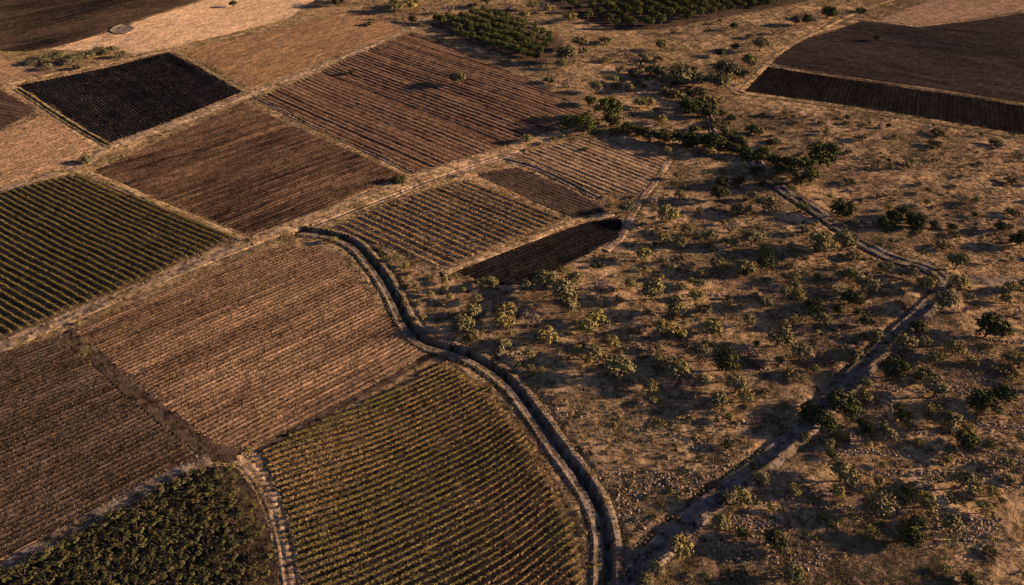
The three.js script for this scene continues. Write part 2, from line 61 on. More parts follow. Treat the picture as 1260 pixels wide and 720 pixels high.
const fbm = (x, y, o = 4) => { let s = 0, a = 0.5, n = 0; for (let k = 0; k < o; k++) { s += a * vnoise(x + k * 17.3, y - k * 9.1); n += a; a *= 0.5; x *= 2.03; y *= 2.03; } return s / n; };
const relief = (x, z) => 0.45 * Math.sin(x * 0.035 + z * 0.021 + 1) + 0.35 * Math.sin(-x * 0.018 + z * 0.043 + 2.1) + 0.28 * Math.sin(x * 0.06 - z * 0.05 + 0.5);

function inside(p, x, z) { let c = false; for (let i = 0, j = p.length - 1; i < p.length; j = i++) { const [xi, zi] = p[i], [xj, zj] = p[j]; if ((zi > z) !== (zj > z) && x < (xj - xi) * (z - zi) / (zj - zi) + xi) c = !c; } return c; }
function distLine(L, x, z) { let b = 1e9; for (let i = 1; i < L.length; i++) { const [ax, az] = L[i - 1], [bx, bz] = L[i], dx = bx - ax, dz = bz - az, t = clamp(((x - ax) * dx + (z - az) * dz) / (dx * dx + dz * dz), 0, 1), ex = ax + dx * t - x, ez = az + dz * t - z; b = Math.min(b, ex * ex + ez * ez); } return Math.sqrt(b); }
const bounds = (P, m = 0) => [Math.min(...P.map(p => p[0])) - m, Math.max(...P.map(p => p[0])) + m, Math.min(...P.map(p => p[1])) - m, Math.max(...P.map(p => p[1])) + m];
const inBox = (b, x, z) => x > b[0] && x < b[1] && z > b[2] && z < b[3];
function resample(pts, step = 1) {
  const c = new THREE.CatmullRomCurve3(pts.map(([x, z]) => new THREE.Vector3(x, 0, z)), false, 'centripetal');
  const n = Math.max(2, Math.round(c.getLength() / step)); return c.getSpacedPoints(n).map(p => [p.x, p.z]);
}

const numbers = {};
function numbered(n) { const k = numbers[n] = (numbers[n] ?? -1) + 1; return k ? `${n}_${String(k).padStart(3, '0')}` : n; }
function put(o, name, label, category, group, kind) {
  o.name = numbered(name); o.userData = { label, category };
  if (group) o.userData.group = group;
  if (kind) o.userData.kind = kind;
  o.traverse(m => { m.castShadow = m.receiveShadow = true; });
  scene.add(o); return o;
}
function geo(pos, idx, col, uv) {
  const g = new THREE.BufferGeometry();
  g.setAttribute('position', new THREE.Float32BufferAttribute(pos, 3));
  if (uv) g.setAttribute('uv', new THREE.Float32BufferAttribute(uv, 2));
  if (col) g.setAttribute('color', new THREE.Float32BufferAttribute(col, 3));
  if (idx) g.setIndex(idx);
  g.computeVertexNormals(); return g;
}

// ---------------------------------------------------------------- materials
function grainTexture(size, cells, contrast, mid = 0.8, streak = 1) {   // tileable mottled earth
  const d = new Uint8Array(size * size * 4);
  for (let j = 0; j < size; j++) for (let i = 0; i < size; i++) {
    let s = 0, a = 0.5, n = 0;
    for (let k = 0, c = cells; k < 6; k++, c *= 2) { s += a * vnoise(i / size * c, j / size * c * streak, c); n += a; a *= 0.72; }
    const v = clamp(mid + (s / n - 0.5) * contrast, 0, 1), w = (vnoise(i / size * cells * 2 + 5, j / size * cells * 2, cells * 2) - 0.5) * 0.1;
    d.set([clamp(v + w * 0.4, 0, 1) * 255, v * 255, clamp(v - w * 0.6, 0, 1) * 255, 255], (j * size + i) * 4);
  }
  const t = new THREE.DataTexture(d, size, size); t.wrapS = t.wrapT = THREE.RepeatWrapping; t.magFilter = THREE.LinearFilter; t.minFilter = THREE.LinearMipmapLinearFilter; t.generateMipmaps = true; t.needsUpdate = true; return t;
}
const grain = grainTexture(1024, 12, 2.4, 0.72), clods = grainTexture(1024, 28, 2.6, 0.72);
const M = {
  ground: new THREE.MeshPhysicalMaterial({ specularIntensity: 0,  map: grain, bumpMap: clods, bumpScale: 0.22, roughness: 1, vertexColors: true }),
  soil: new THREE.MeshPhysicalMaterial({ specularIntensity: 0,  map: clods, bumpMap: clods, bumpScale: 0.16, roughness: 1, vertexColors: true }),
  path: new THREE.MeshPhysicalMaterial({ specularIntensity: 0,  map: grain, bumpMap: clods, bumpScale: 0.14, roughness: 1, vertexColors: true }),
  plant: new THREE.MeshPhysicalMaterial({ specularIntensity: 0,  roughness: 0.9, vertexColors: true, side: THREE.DoubleSide }),
  stone: new THREE.MeshPhysicalMaterial({ specularIntensity: 0,  color: new THREE.Color().setRGB(0.32, 0.25, 0.19), roughness: 0.95 }),
  bark: new THREE.MeshPhysicalMaterial({ specularIntensity: 0,  color: new THREE.Color().setRGB(0.10, 0.075, 0.055), roughness: 1 }),
};
const UV = 1 / 18;   // one texture tile = 18 m

// ---------------------------------------------------------------- lines on the land: roads, ditches, banks (profile: [offset, height] in metres)
const P = {
  road: [[-2.6, -0.3], [-2.2, 0.02], [-1.5, 0.02], [-1.1, -0.07], [-0.6, 0.05], [0, 0.12], [0.6, 0.05], [1.1, -0.07], [1.5, 0.02], [2.2, 0.02], [2.6, -0.3]],
  narrow: [[-1.2, -0.3], [-0.9, 0.05], [-0.4, 0.16], [0, 0.1], [0.4, 0.16], [0.9, 0.05], [1.2, -0.3]],
  ditch: [[-2.2, -0.3], [-1.7, 0.12], [-1.1, 0.22], [-0.7, 0.0], [-0.3, -0.75], [0.3, -0.8], [0.7, 0.0], [1.1, 0.22], [1.7, 0.1], [2.2, -0.3]],
  small: [[-1.4, -0.3], [-1.0, 0.1], [-0.6, 0.15], [-0.2, -0.45], [0.2, -0.45], [0.5, 0.1], [0.9, 0.2], [1.3, 0.05], [1.6, -0.3]],
  canal: [[-6.2, -0.3], [-5.5, 0.1], [-4.9, 0.3], [-4.4, 0.34], [-3.8, 0.06], [-3.2, 0.0], [-2.6, -0.08], [-2.0, -0.02], [-1.4, -0.08], [-0.8, -0.3], [-0.2, -1.2], [0.3, -2.0], [1.2, -2.1], [1.8, -1.3], [2.4, 0.0], [3.0, 0.45], [3.5, 0.55], [4.1, 0.42], [4.8, 0.36], [5.6, 0.12], [6.6, -0.3]],
  lane: [[-2.8, -0.25], [-2.2, 0.03], [-1.6, -0.02], [-1.1, -0.14], [-0.6, -0.08], [0, -0.05], [0.6, -0.08], [1.1, -0.15], [1.6, 0.0], [2.1, 0.45], [2.7, 0.95], [3.4, 0.9], [4.6, 0.4], [6.0, -0.3]],  // right bank raised so that its shadow fills the lane floor
  verge: [[-2.6, -0.3], [-2.2, 0.05], [-1.4, 0.22], [-0.6, 0.1], [0, 0.28], [0.7, 0.14], [1.4, 0.24], [2.2, 0.06], [2.7, -0.3]],
  bank: [[-1.6, -0.3], [-1.2, 0.08], [-0.5, 0.4], [0.3, 0.45], [1.0, 0.12], [1.5, -0.3]],
  gap: [[-3.6, -0.15], [-3.0, 0.05], [-2.4, 0.1], [-1.8, 0.05], [-1.2, 0.1], [-0.6, 0.06], [0, 0.1], [0.6, 0.05], [1.2, 0.1], [1.8, 0.05], [2.4, 0.1], [3.0, 0.05], [3.6, -0.15]],
};
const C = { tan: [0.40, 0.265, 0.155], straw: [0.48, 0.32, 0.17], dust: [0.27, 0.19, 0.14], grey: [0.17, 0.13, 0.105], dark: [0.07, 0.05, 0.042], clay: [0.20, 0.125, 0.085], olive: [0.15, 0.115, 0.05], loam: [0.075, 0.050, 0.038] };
const LINES = [ // key, profile, width factor, colours across (edge, middle), name, label
  ['cross_road', 'road', 1.15, 'straw', 'dust', 'farm_road', 'straight dirt farm road with grassy edges below the hedge-like green vineyard'],
  ['main_road', 'verge', 1.35, 'tan', 'tan', 'grass_verge', 'rough pale grassy verge along the narrow ditch above the small vineyard'],
  ['road_ditch', 'ditch', 0.8, 'dust', 'dust', 'roadside_ditch', 'narrow dark ditch beside the rough pale verge'],
  ['upper_road', 'road', 0.85, 'tan', 'dust', 'farm_road', 'dirt farm road running past the black field and the long furrowed field'],
  ['upper_ditch', 'small', 1.0, 'dust', 'dust', 'roadside_ditch', 'thin dark ditch between the upper farm road and the brown fields'],
  ['hedge_line', 'narrow', 1.3, 'straw', 'tan', 'field_path', 'thin pale path between the green vineyard and the brown stubble field'],
  ['mid_ditch', 'small', 0.9, 'dust', 'dust', 'roadside_ditch', 'straight shallow ditch with pale rim beside the long furrowed field'],
  ['pale_kerb', 'small', 1.1, 'straw', 'olive', 'field_path', 'double pale line with green weeds on the edge of the black field'],
  ['black_top', 'narrow', 0.9, 'tan', 'tan', 'field_path', 'pale strip between the black field and the brushwood strip'],
  ['black_right', 'narrow', 0.9, 'clay', 'dust', 'field_path', 'brown strip between the black field and the dotted brown field'],
  ['straw_edge', 'narrow', 1.0, 'tan', 'dust', 'field_path', 'thin edge between the bright straw field and the dotted brown field'],
  ['lane', 'lane', 0.6, 'grey', 'grey', 'sunken_dirt_road', 'winding sunken dirt lane crossing the scrubland'],
  ['lane_branch', 'road', 0.9, 'dust', 'grey', 'dirt_path', 'grey dirt branch leaving the bend of the sunken lane'],
  ['canal', 'canal', 0.5, 'grey', 'grey', 'drainage_ditch', 'curving deep drainage ditch with dirt track and raised banks beside the vineyards'],
  ['field_path', 'narrow', 1.3, 'tan', 'dust', 'field_path', 'pale stony path between the pale rows and the scrubland'],
  ['strip_edge', 'narrow', 1.3, 'tan', 'tan', 'field_path', 'pale bare strip between the small vineyard and the black soil strip'],
  ['pale_ditch', 'small', 1.2, 'dust', 'dust', 'roadside_ditch', 'shallow pale ditch above the dark triangular plot'],
  ['soil_gap', 'gap', 0.6, 'loam', 'loam', 'bare_soil', 'strip of dark bare clods between the two dry row crops'],
  ['vine_shade_strip', 'gap', 0.32, 'loam', 'loam', 'bare_soil', 'thin bare strip beside the staked vineyard, darkened as the shade of its first row'],  // loam tone here paints the shadow of the first vine row
  ['orchard_edge', 'verge', 0.8, 'dust', 'grey', 'grass_verge', 'grey weedy strip between the dry rows and the young orchard'],
  ['rut_track', 'road', 0.75, 'tan', 'tan', 'farm_road', 'pale two-rut track between the young orchard and the staked vineyard'],
  ['right_edge', 'narrow', 1.2, 'straw', 'olive', 'field_path', 'grassy strip along the foot of the blackish ploughed band'],
  ['hill_path', 'narrow', 1.5, 'straw', 'tan', 'dirt_path', 'pale dirt path climbing beside the wide brown field'],
  ['tan_path', 'narrow', 1.2, 'straw', 'tan', 'dirt_path', 'short pale path between the tan field and the wide brown field'],
  ['field_bund', 'narrow', 0.7, 'tan', 'clay', 'field_path', 'thin pale earth ridge between the brown field and the blackish band'],
  ['creek', 'small', 1.1, 'dust', 'dust', 'stream_bed', 'dry winding stream bed lined with shrubs'],
];
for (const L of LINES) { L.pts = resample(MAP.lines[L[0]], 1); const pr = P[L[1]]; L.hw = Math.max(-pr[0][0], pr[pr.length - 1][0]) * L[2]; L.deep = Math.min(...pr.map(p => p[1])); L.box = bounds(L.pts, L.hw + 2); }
const FIELDS = Object.entries(MAP.fields).map(([k, f]) => ({ key: k, ...f, box: bounds(f.p, 0) }));

const rough = (x, z) => (fbm(x * 0.1, z * 0.1, 3) - 0.5) * 0.5 + (vnoise(x * 0.5, z * 0.5) - 0.5) * 0.14;
function fieldAt(x, z) { for (const f of FIELDS) if (inBox(f.box, x, z) && inside(f.p, x, z)) return f; return null; }
function lineAt(x, z, m = 0) { for (const L of LINES) if (inBox(L.box, x, z) && distLine(L.pts, x, z) < L.hw + m) return L; return null; }
function edgeDist(p, x, z) { return distLine([...p, p[0]], x, z); }
function groundY(x, z) {
  let y = relief(x, z), r = rough(x, z), drop = 0;
  for (const f of FIELDS) if (inBox([f.box[0] - 4, f.box[1] + 4, f.box[2] - 4, f.box[3] + 4], x, z)) {
    const d = edgeDist(f.p, x, z), inn = inside(f.p, x, z);
    if (inn) { r = 0; drop = Math.max(drop, smooth(0.6, 1.6, d) * 0.55); } else r *= smooth(0, 4, d);
  }
  for (const L of LINES) if (inBox(L.box, x, z)) {
    const d = distLine(L.pts, x, z); r *= smooth(L.hw - 0.6, L.hw + 2, d);
    if (d < L.hw) drop = Math.max(drop, smooth(0, 1.0, L.hw - d - 0.35) * (0.4 - L.deep + 0.0));
  }
  return y + r - drop;
}

// ---------------------------------------------------------------- ground sheet (fine where the eye goes, out to the horizon)
const mix3 = (a, b, t) => [a[0] + (b[0] - a[0]) * t, a[1] + (b[1] - a[1]) * t, a[2] + (b[2] - a[2]) * t];
function scrubColour(x, z) {
  const a = fbm(x * 0.035, z * 0.05, 4), b = fbm(x * 0.16 + 40, z * 0.22, 3), c = fbm(x * 0.5, z * 0.7 + 30, 2);
  let k = mix3([0.20, 0.133, 0.084], [0.39, 0.255, 0.142], smooth(0.36, 0.62, a * 0.55 + b * 0.45));
  k = mix3(k, [0.10, 0.085, 0.05], smooth(0.58, 0.74, b) * 0.28);
  const s = 0.75 + 0.5 * c; return [k[0] * s, k[1] * s, k[2] * s];
}
{
  const axis = (a, b, step, far) => { const o = []; for (let v = a; v <= b + 1e-6; v += step) o.push(v); let s = step; for (let v = b; v < far;) { s *= 1.6; v += s; o.push(Math.min(v, far)); } s = step; for (let v = a; v > -far;) { s *= 1.6; v -= s; o.unshift(Math.max(v, -far)); } return o; };
  const X = axis(-330, 330, 1.1, 4000), Z = axis(-455, -50, 1.1, 4000), pos = [], col = [], uv = [], idx = [];
  for (const z of Z) for (const x of X) {
    const near = x > -332 && x < 332 && z > -457 && z < -48;
    pos.push(x, near ? groundY(x, z) : relief(x, z) * 0.6, z); col.push(...scrubColour(x, z)); uv.push(x * UV, z * UV);
  }
  const w = X.length;
  for (let j = 0; j + 1 < Z.length; j++) for (let i = 0; i + 1 < w; i++) { const a = j * w + i; idx.push(a, a + w, a + 1, a + 1, a + w, a + w + 1); }
  put(new THREE.Mesh(geo(pos, idx, col, uv), M.ground), 'ground', 'dry stony grassland stretching between and beyond the fields', 'ground', null, 'structure');
}

// ---------------------------------------------------------------- ribbons
function ribbon(L) {
  const [key, pk, wf, ce, cm, name, label] = L, prof = P[pk], pts = L.pts, n = prof.length, pos = [], col = [], uv = [], idx = [], A = C[ce], B = C[cm];
  for (let i = 0; i < pts.length; i++) {
    const p = pts[Math.max(0, i - 1)], q = pts[Math.min(pts.length - 1, i + 1)], dx = q[0] - p[0], dz = q[1] - p[1], l = Math.hypot(dx, dz) || 1, nx = dz / l, nz = -dx / l;
    for (let j = 0; j < n; j++) {
      const edge = j === 0 || j === n - 1, o = (prof[j][0] + (vnoise(i * 0.35 + j * 7, j * 3.7) - 0.5) * (edge ? (pk === 'gap' ? 0.4 : 1.0) : pk === 'lane' ? 0.12 : 0.22) + (vnoise(i * 0.09, 2.5) - 0.5) * 0.7) * wf, x = pts[i][0] + nx * o, z = pts[i][1] + nz * o;
      const hs = pk === 'canal' && prof[j][1] > 0.2 ? 0.7 + 0.5 * vnoise(i * 0.3, j < 9 ? 1.5 : 7.5) : key === 'lane' && !edge ? 0.3 + 0.7 * smooth(0.42, 0.5, i / pts.length) : 1;
      pos.push(x, relief(x, z) + prof[j][1] * hs + (edge ? 0 : (vnoise(i * 0.6 + j * 3, j * 1.7 + 8) - 0.45) * (pk === 'gap' ? 0.16 : prof[j][1] < -0.3 ? 0.06 : 0.16) + Math.max(0, prof[j][1] - 0.2) * (vnoise(i * 0.25, j * 2.2) - 0.6) * 1.2), z);
      const mid = ce === cm ? 0 : smooth(0.85, 0.6, Math.abs(prof[j][0]) / Math.abs(prof[0][0])), v = 0.7 + 0.6 * vnoise(i * 0.5 + j * 11, j * 2.1 + 3), k = mix3(A, B, clamp(mid + (vnoise(i * 0.22, j * 5.1) - 0.5) * 0.5, 0, 1));
      const g = smooth(0.55, 0.8, fbm(x * 0.25 + 9, z * 0.25, 2)) * 0.7, kk = mix3(k, C.olive, g);
      col.push(kk[0] * v, kk[1] * v, kk[2] * v); uv.push(x * UV, z * UV);
    }
  }
  for (let i = 0; i + 1 < pts.length; i++) for (let j = 0; j + 1 < n; j++) { const a = i * n + j; idx.push(a, a + n, a + 1, a + 1, a + n, a + n + 1); }
  put(new THREE.Mesh(geo(pos, idx, col, uv), M.path), name, label, { roadside_ditch: 'ditch', drainage_ditch: 'ditch', stream_bed: 'stream bed', grass_verge: 'verge', bare_soil: 'soil', farm_road: 'road', sunken_dirt_road: 'road' }[name] || 'path', null, 'structure');
}
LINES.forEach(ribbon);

// ---------------------------------------------------------------- fields: furrowed sheets
// key: [colour low, colour high, amplitude, spacing override, patchiness, name, label]
const FS = {
  far_fallow: [[0.027, 0.020, 0.017], [0.073, 0.049, 0.035], 0.2, 2.6, 1.2, 'fallow_field', 'dark brown fallow field with a small grey pool hollow at its tip'],
  straw: [[0.4830, 0.3197, 0.1932], [0.6720, 0.4440, 0.2688], 0.05, 3.2, 0.2, 'straw_field', 'bright straw-coloured mown field'],
  brown_grid: [[0.18, 0.108, 0.062], [0.32, 0.19, 0.106], 0.16, 2.3, 0.3, 'dotted_field', 'reddish brown field with dotted rows of dry plants'],
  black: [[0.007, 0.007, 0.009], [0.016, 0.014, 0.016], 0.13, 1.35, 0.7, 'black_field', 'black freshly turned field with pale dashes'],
  left_furrow: [[0.056, 0.036, 0.028], [0.104, 0.068, 0.048], 0.22, 2.4, 0.3, 'furrowed_field', 'brown corner plot with a few wide furrows'],
  left_pale: [[0.27, 0.165, 0.100], [0.36, 0.22, 0.132], 0.10, 2.2, 0.3, 'pinkish_field', 'pinkish tan plot between two farm roads'],
  left_far: [[0.27, 0.165, 0.100], [0.36, 0.22, 0.132], 0.08, 1.8, 0.3, 'pinkish_field', 'small pinkish plot beside the brushwood strip'],
  brown_stubble: [[0.0468, 0.0288, 0.0216], [0.1425, 0.0864, 0.0551], 0.15, 1.7, 1.0, 'stubble_field', 'brown stubble field with faint streaks of straw'],
  long_furrow: [[0.098, 0.056, 0.038], [0.207, 0.125, 0.078], 0.23, 2.45, 0.25, 'furrowed_field', 'large reddish field of long straight furrows with a lone tree'],
  green_vineyard: [[0.085, 0.06, 0.04], [0.14, 0.095, 0.06], 0.08, 0, 0.4, 'vineyard_soil_field', 'brown soil under the hedge-like green vine rows'],
  centre_rows: [[0.087, 0.054, 0.037], [0.270, 0.165, 0.100], 0.13, 0, 0.6, 'row_crop_field', 'broad brown field of fine dry rows beside the curving ditch'],
  left_rows: [[0.0408, 0.0276, 0.0199], [0.1035, 0.0703, 0.0503], 0.13, 0, 0.35, 'row_crop_field', 'dull brown field of fine dry rows above the young orchard'],
  orchard_soil: [[0.040, 0.029, 0.023], [0.068, 0.047, 0.034], 0.06, 2.6, 0.6, 'orchard_soil_field', 'dark soil under the young spreading orchard trees'],
  near_vineyard: [[0.0708, 0.0504, 0.0336], [0.1440, 0.0960, 0.0576], 0.10, 0, 0.5, 'vineyard_soil_field', 'brown soil under the staked yellowing vine rows'],
  small_vineyard: [[0.128, 0.086, 0.054], [0.266, 0.176, 0.104], 0.20, 0, 0.4, 'vineyard_soil_field', 'tan soil under the low rows between the verge and black strip'],
  dark_triangle: [[0.059, 0.041, 0.035], [0.084, 0.056, 0.043], 0.12, 1.7, 0.3, 'triangular_field', 'dull dark triangular plot next to the low tan rows'],
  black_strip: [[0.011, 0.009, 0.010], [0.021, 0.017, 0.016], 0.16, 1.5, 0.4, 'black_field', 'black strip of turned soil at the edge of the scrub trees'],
  pale_rows: [[0.21, 0.14, 0.085], [0.33, 0.215, 0.125], 0.22, 2.3, 0.4, 'stubble_field', 'small tan stubble plot with curved rows below the dark hedge'],
  right_brown: [[0.026, 0.021, 0.021], [0.052, 0.038, 0.034], 0.18, 2.4, 0.4, 'ploughed_field', 'wide reddish dark brown ploughed field'],
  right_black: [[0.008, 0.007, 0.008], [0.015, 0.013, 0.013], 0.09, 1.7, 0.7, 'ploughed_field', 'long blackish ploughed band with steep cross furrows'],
  right_tan: [[0.20, 0.13, 0.09], [0.28, 0.18, 0.12], 0.10, 2.8, 0.4, 'tan_field', 'tan field corner above the wide brown field'],
  orchard_green_soil: [[0.075, 0.05, 0.04], [0.12, 0.08, 0.055], 0.04, 3, 0.4, 'orchard_soil_field', 'brown soil under the small dark green orchard'],
  orchard_far_soil: [[0.055, 0.04, 0.032], [0.09, 0.062, 0.045], 0.04, 3, 0.4, 'orchard_soil_field', 'brown soil under the long dark green orchard'],
};
const soilY = (f, x, z) => relief(x, z) + 0.06;
function spans(f, step) {       // rows across a field: v, u0, u1
  const ca = Math.cos(f.a), sa = Math.sin(f.a), loc = f.p.map(([x, z]) => [x * ca + z * sa, -x * sa + z * ca]), v0 = Math.min(...loc.map(p => p[1])), v1 = Math.max(...loc.map(p => p[1])), out = [];
  const vs = [v0 + 0.02];
  for (let k = Math.ceil((v0 + 0.1) / step); k * step < v1 - 0.1; k++) vs.push(k * step);
  vs.push(v1 - 0.02);
  for (const v of vs) {
    const us = [];
    for (let i = 0, j = loc.length - 1; i < loc.length; j = i++) { const a = loc[i], b = loc[j]; if ((a[1] > v) !== (b[1] > v)) us.push(a[0] + (b[0] - a[0]) * (v - a[1]) / (b[1] - a[1])); }
    if (us.length >= 2) out.push([v, Math.min(...us), Math.max(...us)]);
  }
  return { out, ca, sa };
}
const wob = (f, u, v) => f.key === 'near_vineyard' ? 1.5 * Math.sin(u * 0.075 + v * 0.02 + 0.6) + 0.2 * Math.sin(u * 0.21 + v * 0.1) : 0.16 * Math.sin(u * 0.07 + v * 0.03) + 0.3 * (vnoise(u * 0.12, v * 0.08) - 0.5);
function fieldSheet(f) {
  const [lo, hi, amp, sp, patch, name, label] = FS[f.key], s = f.s = sp || f.s, far = f.box[3] < -230, { out, ca, sa } = spans(f, s / (far ? 4 : 6));
  const L = Math.max(...out.map(o => o[2] - o[1])), N = Math.round(L / (far ? 2.2 : 1.3)), pos = [], col = [], uv = [], idx = [];
  out.forEach(([v, u0, u1], r) => {
    const e0 = (vnoise(r * 0.21, 3) - 0.5) * 0.9, e1 = (vnoise(r * 0.21, 9) - 0.5) * 0.9, row = Math.floor(v / s), rowTone = hash(row, 77);
    for (let i = 0; i <= N; i++) {
      const u = u0 + e0 + (u1 - u0 - e0 + e1) * i / N, vv = v + wob(f, u, v) * smooth(0, 6, Math.min(v - out[0][0], out[out.length - 1][0] - v));
      const ph = v / s - row, ridge = 0.5 + 0.5 * Math.cos(ph * 2 * Math.PI), a = amp * (0.7 + 0.6 * hash(row, 5)), x = u * ca - vv * sa, z = u * sa + vv * ca;
      const lump = (vnoise(x * 1.1, z * 1.1) - 0.5) * 0.10 + (vnoise(u * 0.5, v * 2.4) - 0.5) * amp * 0.5;
      const skip = f.key === 'long_furrow' && ((row % 13) + 13) % 13 === 5 ? 1 : 0;
      const rim = Math.min(1, 3 * Math.min(i, N - i) / N * 4, Math.min(r, out.length - 1 - r));
      pos.push(x, soilY(f, x, z) + (skip ? -0.16 : (ridge - 0.35) * a * 1.2) + lump + (rim < 0.5 ? -0.05 : 0), z);
      const pt = 0.5 * fbm(x * 0.045 + f.a * 9, z * 0.045, 4) + 0.5 * fbm(u * 0.03 + 4, v * 0.11 + f.a * 5, 4), st = fbm(u * 0.05, v * 0.9 + 7, 3);
      let t = 0.5 + (pt - 0.5) * 2.6 * patch + (st - 0.5) * (f.box[3] > -150 ? 1.1 : 1.5) + (rowTone - 0.5) * 0.4;
      const k = mix3(lo, hi, clamp(t, -0.25, 1.35)), q = 0.65 + 0.7 * vnoise(x * 0.7, z * 0.7);
      col.push(Math.max(0.004, k[0] * q), Math.max(0.004, k[1] * q), Math.max(0.004, k[2] * q)); uv.push(x * UV * 1.5, z * UV * 1.5);
    }
  });
  for (let r = 0; r + 1 < out.length; r++) for (let i = 0; i < N; i++) { const a = r * (N + 1) + i; idx.push(a, a + N + 1, a + 1, a + 1, a + N + 1, a + N + 2); }
  const m = new THREE.Mesh(geo(pos, idx, col, uv), M.soil);
  // winding may face down depending on direction: turn it up
  const nn = m.geometry.attributes.normal; let up = 0; for (let i = 0; i < nn.count; i += 37) up += nn.getY(i);
  if (up < 0) { const ii = m.geometry.index.array; for (let i = 0; i < ii.length; i += 3) { const t = ii[i]; ii[i] = ii[i + 1]; ii[i + 1] = t; } m.geometry.computeVertexNormals(); }
  f.mesh = put(m, name, label, 'field', null, 'structure'); return m;
}
FIELDS.forEach(fieldSheet);
const fieldBy = Object.fromEntries(FIELDS.map(f => [f.key, f]));

// ---------------------------------------------------------------- plants: leaf faces
class Leaves {
  constructor() { this.pos = []; this.col = []; }
  quad(x, y, z, w, h, nx, ny, nz, c, roll = rnd() * 6.28) {   // a folded leaf spray facing n
    let ax = ny, ay = -nx, az = 0; if (Math.abs(ny) + Math.abs(nx) < 1e-3) { ax = 0; ay = 1; az = 0; }
    let l = Math.hypot(ax, ay, az); ax /= l; ay /= l; az /= l;
    let bx = ny * az - nz * ay, by = nz * ax - nx * az, bz = nx * ay - ny * ax; l = Math.hypot(bx, by, bz) || 1; bx /= l; by /= l; bz /= l;
    const cr = Math.cos(roll), sr = Math.sin(roll), ux = ax * cr + bx * sr, uy = ay * cr + by * sr, uz = az * cr + bz * sr, vx = bx * cr - ax * sr, vy = by * cr - ay * sr, vz = bz * cr - az * sr;
    const p = (a, b) => [x + ux * a * w + vx * b * h, y + uy * a * w + vy * b * h, z + uz * a * w + vz * b * h];
    const A = p(-0.5, -0.1), B = p(0.05, -0.5), D = p(0.5, 0.12), E = p(-0.08, 0.5);
    this.pos.push(...A, ...B, ...D, ...A, ...D, ...E);
    for (let k = 0; k < 6; k++) this.col.push(c[0], c[1], c[2]);
  }
  blade(x, y, z, w, h, dx, dz, c) {   // upright tapering blade
    const a = rnd() * Math.PI, ca = Math.cos(a) * w / 2, sa = Math.sin(a) * w / 2;
    this.pos.push(x - ca, y, z - sa, x + ca, y, z + sa, x + dx, y + h, z + dz);
    for (let k = 0; k < 3; k++) this.col.push(c[0], c[1], c[2]);
  }
  geometry() { return geo(this.pos, null, this.col); }
}
const tone = (c, a = 0.25) => { const k = 1 + rr(-a, a), w = rr(-0.08, 0.08); return [c[0] * k * (1 + w), c[1] * k, c[2] * k * (1 - w)]; };
function limb(a, b, r0, r1, sides = 5) {
  const A = new THREE.Vector3(...a), B = new THREE.Vector3(...b), g = new THREE.CylinderGeometry(r1, r0, A.distanceTo(B), sides, 1, true);
  g.translate(0, A.distanceTo(B) / 2, 0); g.applyQuaternion(new THREE.Quaternion().setFromUnitVectors(new THREE.Vector3(0, 1, 0), B.clone().sub(A).normalize())); g.translate(...a); return g;
}

// ---------------------------------------------------------------- crop rows
function rowPath(f, v, u0, u1, step, ca, sa) { const o = []; for (let u = u0; u <= u1; u += step) { const vv = v + wob(f, u, v), x = u * ca - vv * sa, z = u * sa + vv * ca; o.push([x, z, u]); } return o; }
function rowsOf(f, inset = 0.8, offset = 0) {
  const s = f.s, { ca, sa } = spans(f, 50), loc = f.p.map(([x, z]) => [x * ca + z * sa, -x * sa + z * ca]), v0 = Math.min(...loc.map(p => p[1])), v1 = Math.max(...loc.map(p => p[1])), res = [];
  for (let k = Math.ceil((v0 + 0.4) / s); k * s < v1 - 0.4; k++) {
    const v = (k + offset) * s, us = [];
    for (let i = 0, j = loc.length - 1; i < loc.length; j = i++) { const a = loc[i], b = loc[j]; if ((a[1] > v) !== (b[1] > v)) us.push(a[0] + (b[0] - a[0]) * (v - a[1]) / (b[1] - a[1])); }
    if (us.length >= 2) { const u0 = Math.min(...us) + inset, u1 = Math.max(...us) - inset; if (u1 - u0 > 1.5) res.push([v, u0, u1]); }
  }
  return { res, ca, sa };
}
const ordinal = n => n + (n % 100 > 10 && n % 100 < 14 ? 'th' : ['th', 'st', 'nd', 'rd'][n % 10] || 'th');
function visible(x, z) { return z > -452 && z < -56 && Math.abs(x) < Math.abs(z) * 0.73 + 52; }
function sow(key, step, plant) {        // one mesh per row
  const f = fieldBy[key], { res, ca, sa } = rowsOf(f), out = [];
  for (const [v, u0, u1] of res) {
    const L = new Leaves(); let n = 0;
    for (const [x, z] of rowPath(f, v, u0 + rr(-0.4, 0.4), u1 + rr(-0.4, 0.4), step, ca, sa)) { if (!visible(x, z)) continue; plant(L, x, soilY(f, x, z) + FS[key][2] * 0.7, z, ca, sa); n++; }
    if (n > 25) out.push(L.geometry());
  }
  return out;
}
let rowNo = 0;
const vineCols = [[0.075, 0.066, 0.027], [0.095, 0.076, 0.03], [0.06, 0.058, 0.024], [0.11, 0.075, 0.033]];
for (const g of sow('green_vineyard', 0.42, (L, x, y, z) => {
  const h = rr(0.8, 1.15), thin = vnoise(x * 0.12, z * 0.12) < 0.16;
  for (let k = 0; k < (thin ? 8 : 17); k++) { const a = rr(0, 6.28), r = rr(0.1, 0.52), e = rr(-0.1, 1); L.quad(x + Math.cos(a) * r, y + rr(0.1, h), z + Math.sin(a) * r, rr(0.22, 0.42), rr(0.18, 0.34), Math.cos(a), e, Math.sin(a), tone(pick(vineCols), 0.35)); }
})) put(new THREE.Mesh(g, M.plant), 'vine_row', `hedge-like dark green vine row, ${ordinal(++rowNo)} from the brown stubble field`, 'vine row', 'rows of the hedge-like green vineyard');
rowNo = 0;
